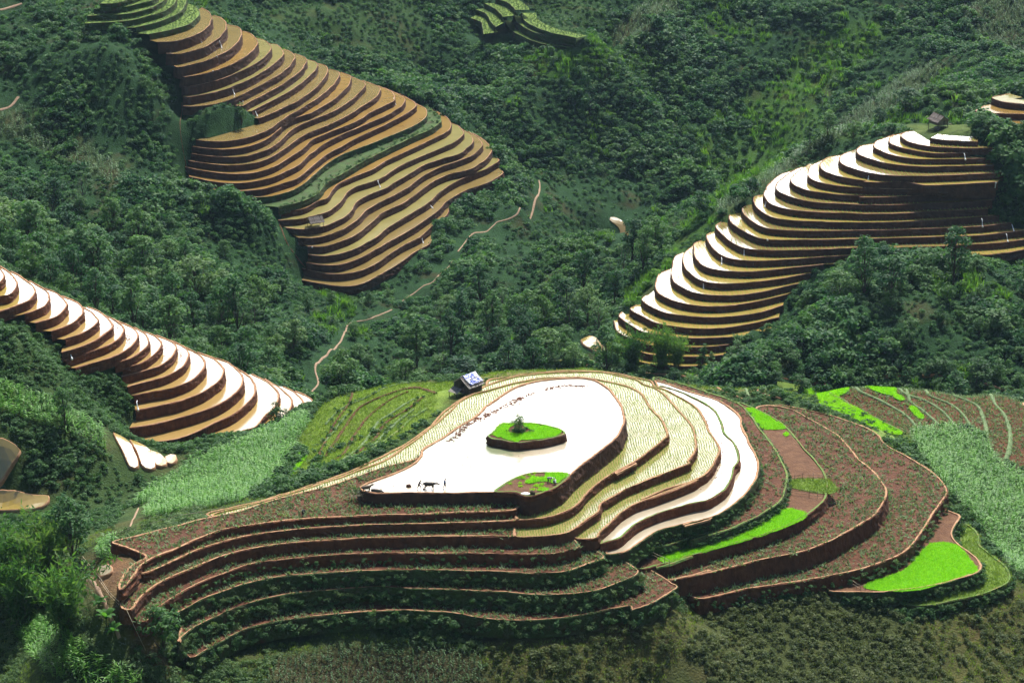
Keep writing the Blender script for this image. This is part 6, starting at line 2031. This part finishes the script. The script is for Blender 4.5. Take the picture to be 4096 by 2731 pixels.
def fuse(o, vox, it=4):
    m = o.modifiers.new('one_surface', 'REMESH'); m.mode = 'VOXEL'; m.voxel_size = vox; m.use_smooth_shade = True
    s = o.modifiers.new('soften', 'SMOOTH'); s.iterations = it; s.factor = 0.5
    return o

def hand(V, F, wrist, d, up, side):
    """palm, four bent fingers of unequal length and a thumb from the side of the palm"""
    wrist = np.array(wrist, float); d = np.array(d, float); d /= np.linalg.norm(d)
    up = np.array(up, float); up -= d * up.dot(d); up /= np.linalg.norm(up); w = np.cross(d, up) * side
    palm = wrist + d * 0.045
    for k in range(4):
        o = (k - 1.5) * 0.019
        limb(V, F, [wrist + d * 0.01 + w * o * 0.7, palm + d * 0.035 + w * o], [0.016, 0.013], 6)
        L_ = (0.066, 0.076, 0.071, 0.055)[k]
        b0 = palm + d * 0.04 + w * o * 1.1
        p1 = b0 + d * L_ * 0.45 - up * 0.006; p2 = p1 + d * L_ * 0.3 - up * 0.020; p3 = p2 + d * L_ * 0.12 - up * 0.022
        limb(V, F, [b0, p1, p2, p3], [0.0095, 0.009, 0.0085, 0.007], 6)
    t0 = wrist + d * 0.022 + w * -0.034
    limb(V, F, [t0, t0 + d * 0.028 - w * 0.020 - up * 0.008, t0 + d * 0.052 - w * 0.022 - up * 0.024], [0.012, 0.0105, 0.008], 6)

def person(label, loc, rz, J, shirt, trousers, hat=None, hair=True, s=1.0):
    """J: joints in the person's own frame (x forward, y left, z up), metres"""
    J = {k: np.array(v, float) for k, v in J.items()}
    V, F = [], []
    pel, che, nek, hed = J['pelvis'], J['chest'], J['neck'], J['head']
    limb(V, F, [pel, (pel + che) / 2, che, nek], [0.125, 0.120, 0.135, 0.055])
    for sd in ('l', 'r'):
        limb(V, F, [che, J['sh_' + sd]], [0.10, 0.062])
        limb(V, F, [J['sh_' + sd], J['el_' + sd], J['wr_' + sd]], [0.052, 0.040, 0.027])
        limb(V, F, [J['hip_' + sd], J['kn_' + sd], J['an_' + sd]], [0.085, 0.056, 0.036])
        d = J['wr_' + sd] - J['el_' + sd]
        hand(V, F, J['wr_' + sd], d, (0.3, 1 if sd == 'l' else -1, 0.2), 1 if sd == 'l' else -1)
        an = J['an_' + sd]; fd = J.get('ft_' + sd, np.array([1, 0, -0.05])); fd = np.array(fd, float) / np.linalg.norm(fd)
        limb(V, F, [an - fd * 0.05 - np.array([0, 0, 0.035]), an + fd * 0.07 - np.array([0, 0, 0.04]), an + fd * 0.15 - np.array([0, 0, 0.05])], [0.035, 0.036, 0.024])
    limb(V, F, [nek, hed], [0.055, 0.055])
    f = J['face']; f = f / np.linalg.norm(f)
    upv = hed - nek; upv = upv / np.linalg.norm(upv); upv = upv - f * upv.dot(f); upv /= np.linalg.norm(upv)
    lf = np.cross(upv, f)
    R = Matrix((tuple(f), tuple(lf), tuple(upv))).transposed()
    ball(V, F, hed, (0.098, 0.078, 0.115), R=R)
    at = lambda a, b_, c: tuple(hed + f * a + lf * b_ + upv * c)
    ball(V, F, at(0.055, 0, -0.06), (0.05, 0.05, 0.05), R=R)                      # jaw
    limb(V, F, [at(0.092, 0, 0.02), at(0.112, 0, -0.022)], [0.010, 0.016], 6)       # nose
    limb(V, F, [at(0.098, -0.02, -0.058), at(0.102, 0.02, -0.058)], [0.008, 0.008], 6)   # lips
    limb(V, F, [at(0.088, -0.045, 0.032), at(0.088, 0.045, 0.032)], [0.011, 0.011], 6)   # brow
    for e in (-1, 1):
        ball(V, F, at(-0.005, e * 0.078, -0.01), (0.02, 0.012, 0.03), 8, 6, R)         # ears
    body = mesh_obj('person', [tuple(np.array(v) * s) for v in V], F, M['skin'])
    fuse(body, 0.008, 2)
    body.location = loc; body.rotation_euler = (0, 0, rz)
    tag(body, label, 'person')
    def child(nm, V, F, m, vox=0.012):
        o = mesh_obj(nm, [tuple(np.array(v) * s) for v in V], F, m, parent=body)
        return fuse(o, vox) if vox else o
    for e in (-1, 1):
        V, F = [], []
        ball(V, F, at(0.084, e * 0.032, 0.008), (0.010, 0.013, 0.009), 8, 6, R)
        child('eye', V, F, M['hair'], 0)
    V, F = [], []
    limb(V, F, [pel + np.array([0, 0, 0.02]), (pel + che) / 2, che, che + (nek - che) * 0.72], [0.150, 0.140, 0.155, 0.085])
    for sd in ('l', 'r'):
        limb(V, F, [che, J['sh_' + sd]], [0.125, 0.080])
        e = J['el_' + sd]; limb(V, F, [J['sh_' + sd], e, e + (J['wr_' + sd] - e) * 0.7], [0.068, 0.056, 0.048])
    child('shirt', V, F, shirt)
    V, F = [], []
    limb(V, F, [pel + (che - pel) * 0.15, pel], [0.148, 0.150])
    for sd in ('l', 'r'):
        k = J['kn_' + sd]; limb(V, F, [pel * 0.35 + J['hip_' + sd] * 0.65, k, k + (J['an_' + sd] - k) * 0.45], [0.112, 0.080, 0.070])
    child('trousers', V, F, trousers)
    if hair:
        V, F = [], []
        ball(V, F, at(-0.018, 0, 0.022), (0.100, 0.088, 0.108), R=R)
        child('hair', V, F, M['hair'], 0)
    if hat is not None:
        V, F = [], []
        prof = [(0.24, 0.0), (0.245, 0.012), (0.12, 0.085), (0.02, 0.15), (0.0, 0.152)] if hat == 'cone' else [(0.17, 0.0), (0.175, 0.012), (0.105, 0.03), (0.10, 0.10), (0.05, 0.125), (0.0, 0.13)]
        lathe(V, F, prof, 18)
        V = [tuple(hed + upv * (0.055 + v[2]) + f * (v[0] - 0.01) + lf * v[1]) for v in V]
        child('hat', V, F, M['straw'] if hat == 'cone' else M['white_cloth'], 0)
    return body

def stand(lean=0.0, stride=0.25, arm=0.0, bend=0.0):
    """walking figure leaning forward; the feet stay at z = 0"""
    c, sn = math.cos(lean), math.sin(lean)
    pz = 0.84
    up = lambda h, fx=0.0: np.array([fx * c + h * sn, 0, pz + h * c])
    J = {'pelvis': up(0), 'chest': up(0.40), 'neck': up(0.56), 'head': up(0.70) + np.array([0.05, 0, 0]), 'face': (1, 0, -0.25)}
    for sd, y, st in (('l', 1, stride), ('r', -1, -stride)):
        J['hip_' + sd] = np.array([0, 0.085 * y, pz - 0.03])
        J['kn_' + sd] = np.array([st * 0.62 + 0.07, 0.09 * y, 0.46])
        J['an_' + sd] = np.array([st, 0.09 * y, 0.075])
        J['sh_' + sd] = up(0.47) + np.array([0, 0.185 * y, 0])
        J['el_' + sd] = up(0.20) + np.array([0.05 - st * 0.5 + arm * 0.16, 0.23 * y, 0])
        J['wr_' + sd] = up(0.05) + np.array([0.12 - st * 0.7 + arm * 0.38, 0.19 * y, arm * 0.10])
    return J

def stoop(reach=0.45, knee=0.12):
    """bent at the hips, hands to the ground in front"""
    J = {'pelvis': (0, 0, 0.80), 'chest': (0.38, 0, 0.86), 'neck': (0.52, 0, 0.80), 'head': (0.64, 0, 0.74), 'face': (0.45, 0, -1)}
    for sd, y, st in (('l', 1, 0.08), ('r', -1, -0.10)):
        J['hip_' + sd] = (0, 0.09 * y, 0.77); J['kn_' + sd] = (knee + st * 0.4, 0.11 * y, 0.43); J['an_' + sd] = (st, 0.12 * y, 0.075)
        J['sh_' + sd] = (0.42, 0.17 * y, 0.82); J['el_' + sd] = (0.47 + st, 0.20 * y, 0.55); J['wr_' + sd] = (reach + st, 0.11 * y, 0.30)
    return J

def squat():
    J = {'pelvis': (-0.10, 0, 0.34), 'chest': (0.14, 0, 0.66), 'neck': (0.24, 0, 0.78), 'head': (0.33, 0, 0.89), 'face': (1, 0, -0.7)}
    for sd, y in (('l', 1), ('r', -1)):
        J['hip_' + sd] = (-0.08, 0.09 * y, 0.33); J['kn_' + sd] = (0.30, 0.16 * y, 0.45); J['an_' + sd] = (0.02, 0.13 * y, 0.075)
        J['sh_' + sd] = (0.18, 0.18 * y, 0.69); J['el_' + sd] = (0.38, 0.22 * y, 0.47); J['wr_' + sd] = (0.55, 0.10 * y, 0.30)
    return J

ZP = (1400, 1850, 4.704)
def at_level(z0, a, b_, z):
    x, y = unz(z0[0] + a / z0[2], z0[1] + b_ / z0[2], z)
    return (x, y, z)

person('ploughman in black leaning forward as he walks behind the buffalo', at_level(ZP, 1296, 500, -0.06), math.radians(-3), stand(0.42, 0.30, 0.5), M['black_cloth'], M['black_cloth'])
person('man in a blue shirt walking ahead of the ploughing buffalo', at_level(ZP, 1778, 483, -0.06), math.radians(4), stand(0.16, 0.22, -0.1), M['blue_cloth'], M['black_cloth'])
person('person in a mauve shirt and white headcloth stooping over the seedbed beside the pond', at_level((2000, 1850, 7.35), 1405, 590, 0.32), math.radians(10), stoop(), M['striped_cloth'], M['black_cloth'], 'cloth')
person('person in a white top and blue trousers squatting at the edge of the seedbed', at_level((2000, 1850, 7.35), 1625, 640, 0.32), math.radians(120), squat(), M['white_cloth'], M['navy_cloth'], 'cloth')
person('lone worker in dark clothes and a straw hat stooping in the brown field', at_level(ZO['K2'], 1467, 388, ZK['f1']), math.radians(75), stoop(0.5), M['black_cloth'], M['black_cloth'], 'cone')

def buffalo(label, loc, rz, pose='walk', s=1.0, m='hide'):
    """water buffalo, x forward"""
    V, F = [], []
    g0 = 0.0
    dz = 0.0 if pose != 'lie' else -0.62
    sp = [(-0.88, 0, 1.05), (-0.55, 0, 1.06), (-0.1, 0, 1.00), (0.35, 0, 1.02), (0.62, 0, 1.06)]
    limb(V, F, [(a, b_, c + dz) for a, b_, c in sp], [0.26, 0.33, 0.37, 0.35, 0.27], 14)
    ball(V, F, (0.45, 0, 0.92 + dz), (0.30, 0.24, 0.34))                      # deep chest
    ball(V, F, (-0.70, 0, 1.00 + dz), (0.26, 0.26, 0.30))                     # rump
    ball(V, F, (-0.05, 0, 0.86 + dz), (0.48, 0.30, 0.26))                     # belly
    hd = np.array({'walk': (1.32, 0, 1.12), 'stand': (1.25, 0.0, 1.38), 'lie': (1.15, -0.12, 1.02)}[pose]) + [0, 0, dz]
    limb(V, F, [(0.62, 0, 1.10 + dz), (0.95, 0, (1.12 + hd[2] - dz) / 2 + 0.0 + dz), tuple(hd)], [0.25, 0.18, 0.135], 12)
    mz = hd + np.array([0.40, 0, -0.20 if pose != 'stand' else -0.10])
    limb(V, F, [tuple(hd), tuple((hd + mz) / 2), tuple(mz)], [0.135, 0.105, 0.088], 10)
    ball(V, F, tuple(mz + [0.02, 0, 0]), (0.075, 0.088, 0.075))
    for e in (-1, 1):
        limb(V, F, [tuple(hd + [-0.06, e * 0.10, 0.04]), tuple(hd + [-0.10, e * 0.30, -0.01])], [0.030, 0.045], 8)   # ears
    st = {'walk': (0.16, -0.14, -0.20, 0.14), 'stand': (0.02, -0.04, 0.04, -0.05), 'lie': None}[pose]
    if st:
        for (x0, y0, hind), o in zip(((0.50, 0.17, 0), (0.50, -0.17, 0), (-0.68, 0.18, 1), (-0.68, -0.18, 1)), st):
            if hind:
                limb(V, F, [(x0, y0, 0.98), (x0 + 0.14 + o * 0.3, y0, 0.66), (x0 - 0.10 + o * 0.7, y0, 0.40), (x0 - 0.04 + o, y0, 0.09)], [0.20, 0.135, 0.075, 0.062], 10)
            else:
                limb(V, F, [(x0, y0, 0.88), (x0 + 0.02 + o * 0.3, y0, 0.64), (x0 + 0.05 + o * 0.8, y0, 0.38), (x0 + o, y0, 0.09)], [0.165, 0.115, 0.078, 0.060], 10)
            fx = x0 + o + (-0.04 if hind else 0)
            limb(V, F, [(fx, y0, 0.08), (fx + 0.03, y0, 0.0)], [0.068, 0.078], 8)
    else:
        for x0, y0, d in ((0.42, 0.22, 1), (0.42, -0.22, 1), (-0.60, 0.28, 1), (-0.60, -0.28, 1)):
            limb(V, F, [(x0, y0, 0.22), (x0 + 0.26, y0 * 1.15, 0.14), (x0 - 0.02, y0 * 1.25, 0.06)], [0.15, 0.085, 0.06], 8)
    limb(V, F, [(-1.10, 0, 1.12 + dz), (-1.22, 0.02, 0.88 + dz), (-1.22, 0.03, max(0.12, 0.50 + dz))], [0.042, 0.026, 0.038], 7)
    o = mesh_obj('water_buffalo', [tuple(np.array(v) * s) for v in V], F, M[m])
    fuse(o, 0.022, 5)
    o.location = loc; o.rotation_euler = (0, 0, rz)
    tag(o, label, 'buffalo')
    for e in (-1, 1):
        V, F = [], []
        h0 = hd + [-0.04, e * 0.09, 0.10]
        tube_into(V, F, [tuple(h0), tuple(h0 + [-0.10, e * 0.20, 0.05]), tuple(h0 + [-0.30, e * 0.30, 0.12]), tuple(h0 + [-0.50, e * 0.24, 0.22])], [0.048, 0.042, 0.028, 0.008], 8)
        mesh_obj('horn', [tuple(np.array(v) * s) for v in V], F, M['horn'], parent=o, smooth_sh=True)
        V, F = [], []
        ball(V, F, tuple(hd + [0.10, e * 0.105, 0.02]), (0.02, 0.015, 0.018), 8, 6)
        mesh_obj('eye', [tuple(np.array(v) * s) for v in V], F, M['hair'], parent=o)
    return o

bf = buffalo('dark water buffalo wading to the right in front of the ploughman', at_level(ZP, 1500, 503, -0.08), math.radians(-2), 'walk', 0.92)
V, F = [], []
limb(V, F, [(0.52, 0.36, 1.25), (0.58, 0.0, 1.50), (0.52, -0.36, 1.25)], [0.04, 0.05, 0.04], 8)
mesh_obj('yoke', [tuple(np.array(v) * 0.92) for v in V], F, M['bamboo_pole'], parent=bf, smooth_sh=True)
buffalo('pale brown buffalo standing in the left tip of the pond', at_level(ZP, 318, 548, -0.08), math.radians(22), 'stand', 0.80, 'hide_pale')
buffalo('buffalo lying in the water near the left tip of the pond', at_level(ZP, 505, 566, -0.10), math.radians(-14), 'lie', 0.85)
# the plough between the man and the buffalo
pa = np.array(at_level(ZP, 1300, 500, 0.0)); pb_ = np.array(at_level(ZP, 1430, 500, 0.0))
pr_ = thing('plough', 'wooden plough held by the ploughman behind the buffalo', 'plough', tuple(pa + [0.55, 0, 0]))
q = pb_ - pa
tube_part('beam', [(0.15, 0, 0.12), (q[0] * 0.45, 0, 0.42), (q[0] * 0.95, 0, 0.75)], 0.04, M['wood_tool'], pr_)
tube_part('handle', [(0.10, 0, 0.05), (0.02, 0, 0.45), (-0.10, 0, 0.82)], 0.032, M['wood_tool'], pr_)
V, F = [], []
box_into(V, F, (0.22, 0, 0.02), 0.40, 0.16, 0.10)
part('share', V, F, M['wood_tool'], pr_)
# things on the seedbed plot
q0 = (2000, 1850, 7.35)
for k, (a, b_, lb) in enumerate(((930, 930, 'taller brown bucket beside the white sack on the seedbed plot'), (992, 938, 'shorter brown bucket right of the taller one on the seedbed plot'))):
    V, F = [], []
    hh = 0.62 - 0.12 * k
    lathe(V, F, [(0.20, 0), (0.25, hh * 0.6), (0.27, hh), (0.24, hh + 0.005), (0.21, hh * 0.5)], 14)
    o = mesh_obj('bucket', V, F, M['wood_tool'], smooth_sh=True); o.location = at_level(q0, a, b_, 0.32); tag(o, lb, 'bucket', 'buckets on the seedbed plot')
V, F = [], []
r_ = np.random.default_rng(3)
ball(V, F, (0, 0, 0.05), (0.75, 0.45, 0.20), 20, 12)
V = [(v[0] * (1 + r_.normal(0, 0.04)), v[1] * (1 + r_.normal(0, 0.04)), v[2] * (1 + r_.normal(0, 0.15))) for v in V]
o = mesh_obj('sack', V, F, M['white_cloth'], smooth_sh=True); o.location = at_level(q0, 755, 925, 0.32); tag(o, 'rumpled white sack spread on the corner of the seedbed plot', 'sack')
# bundles of pulled seedlings
pts = []
for a, b_, n, sp in ((600, 450, 14, 55), (870, 365, 6, 28), (305, 625, 5, 20), (590, 605, 4, 22), (605, 700, 5, 22), (1060, 690, 11, 45), (1240, 640, 8, 32), (960, 795, 5, 22), (1180, 730, 4, 25), (1000, 320, 3, 20)):
    for _ in range(n):
        pts.append(at_level(q0, a + rng.normal(0, sp), b_ + rng.normal(0, sp * 0.35), 0.34))
pts = np.array(pts)
instancer('seedling_bundles', 'bundles of pulled rice seedlings lying on the bare plot by the pond', 'seedling bundles', pts, rots(len(pts), 0.3), scls(rng.uniform(0.9, 1.4, len(pts))), SH['rice'])
# heap of cut branches at the corner of the pond
hp = at_level(ZO['K1'], 265, 1135, -0.9)
heap = thing('brush_heap', 'heap of cut leafy branches at the left corner of the pond bank', 'brush heap', hp)
r_ = np.random.default_rng(12)
V, F = [], []
for k in range(60):
    p0 = r_.normal(0, 1, 3) * [1.3, 0.6, 0.25] + [0, 0, 0.4]; d = r_.normal(0, 1, 3) * [0.9, 0.5, 0.25]
    tube_into(V, F, [tuple(p0 - d), tuple(p0 + d)], [0.03, 0.015], 4)
part('branches', V, F, M['bamboo_pole'], heap)
n = 650
cen = r_.normal(0, 1, (n, 3)) * [1.35, 0.65, 0.32] + [0, 0, 0.55]
lv = bpy.data.objects.new('foliage', leaves_mesh('foliage', cen, r_.normal(0, 1, (n, 3)) + [0, 0, 0.8], 0.14, 0.5, M['leaf_bush'], r_)); C.objects.link(lv); lv.parent = heap
# the little tree and weeds in the middle of the island
q = at_level((1900, 1640, 5.88), 1035, 520, ISL_Z)
make_tree('round', 1, q, 2.9, 0.4, 'little tree growing in the middle of the green island in the pond', 'tree', name='island_tree')
pts = []
for _ in range(60):
    pts.append(at_level((1900, 1640, 5.88), 1040 + rng.normal(0, 120), 500 + rng.normal(0, 28), ISL_Z))
pts = np.array(pts)
instancer('island_weeds', 'grey green weeds round the little tree on the island', 'weeds', pts, rots(len(pts)), scls(rng.uniform(0.22, 0.45, len(pts))), SH['bush'])
q = at_level(ZP, 1105, 452, -0.02)
V, F = [], []
r_ = np.random.default_rng(4)
ball(V, F, (0, 0, 0.10), (0.42, 0.36, 0.32), 14, 9)
V = [tuple(np.array(v) * (1 + r_.normal(0, 0.06))) for v in V]
o = mesh_obj('mud_clod', V, F, M['riser_dark'], smooth_sh=True); o.location = q; tag(o, 'dark lump of mud sticking out of the pond left of the ploughman', 'mud lump')
# ------------------------------------------------------------------ the moist air of the valley
V, F = [], []
box_into(V, F, (0, 790, 115), 3060, 2300, 860)
mh = bpy.data.materials.new('haze'); mh.use_nodes = True
t = mh.node_tree; t.nodes.clear()
ou = t.nodes.new('ShaderNodeOutputMaterial'); pv = t.nodes.new('ShaderNodeVolumePrincipled')
pv.inputs['Color'].default_value = (0.50, 0.76, 1.0, 1)
pv.inputs['Density'].default_value = 0.00003
pv.inputs['Anisotropy'].default_value = 0.25
t.links.new(pv.outputs['Volume'], ou.inputs['Volume'])
hz = mesh_obj('haze', V, F, mh)
stuff(hz, 'thin bluish haze filling the valley air', 'haze')
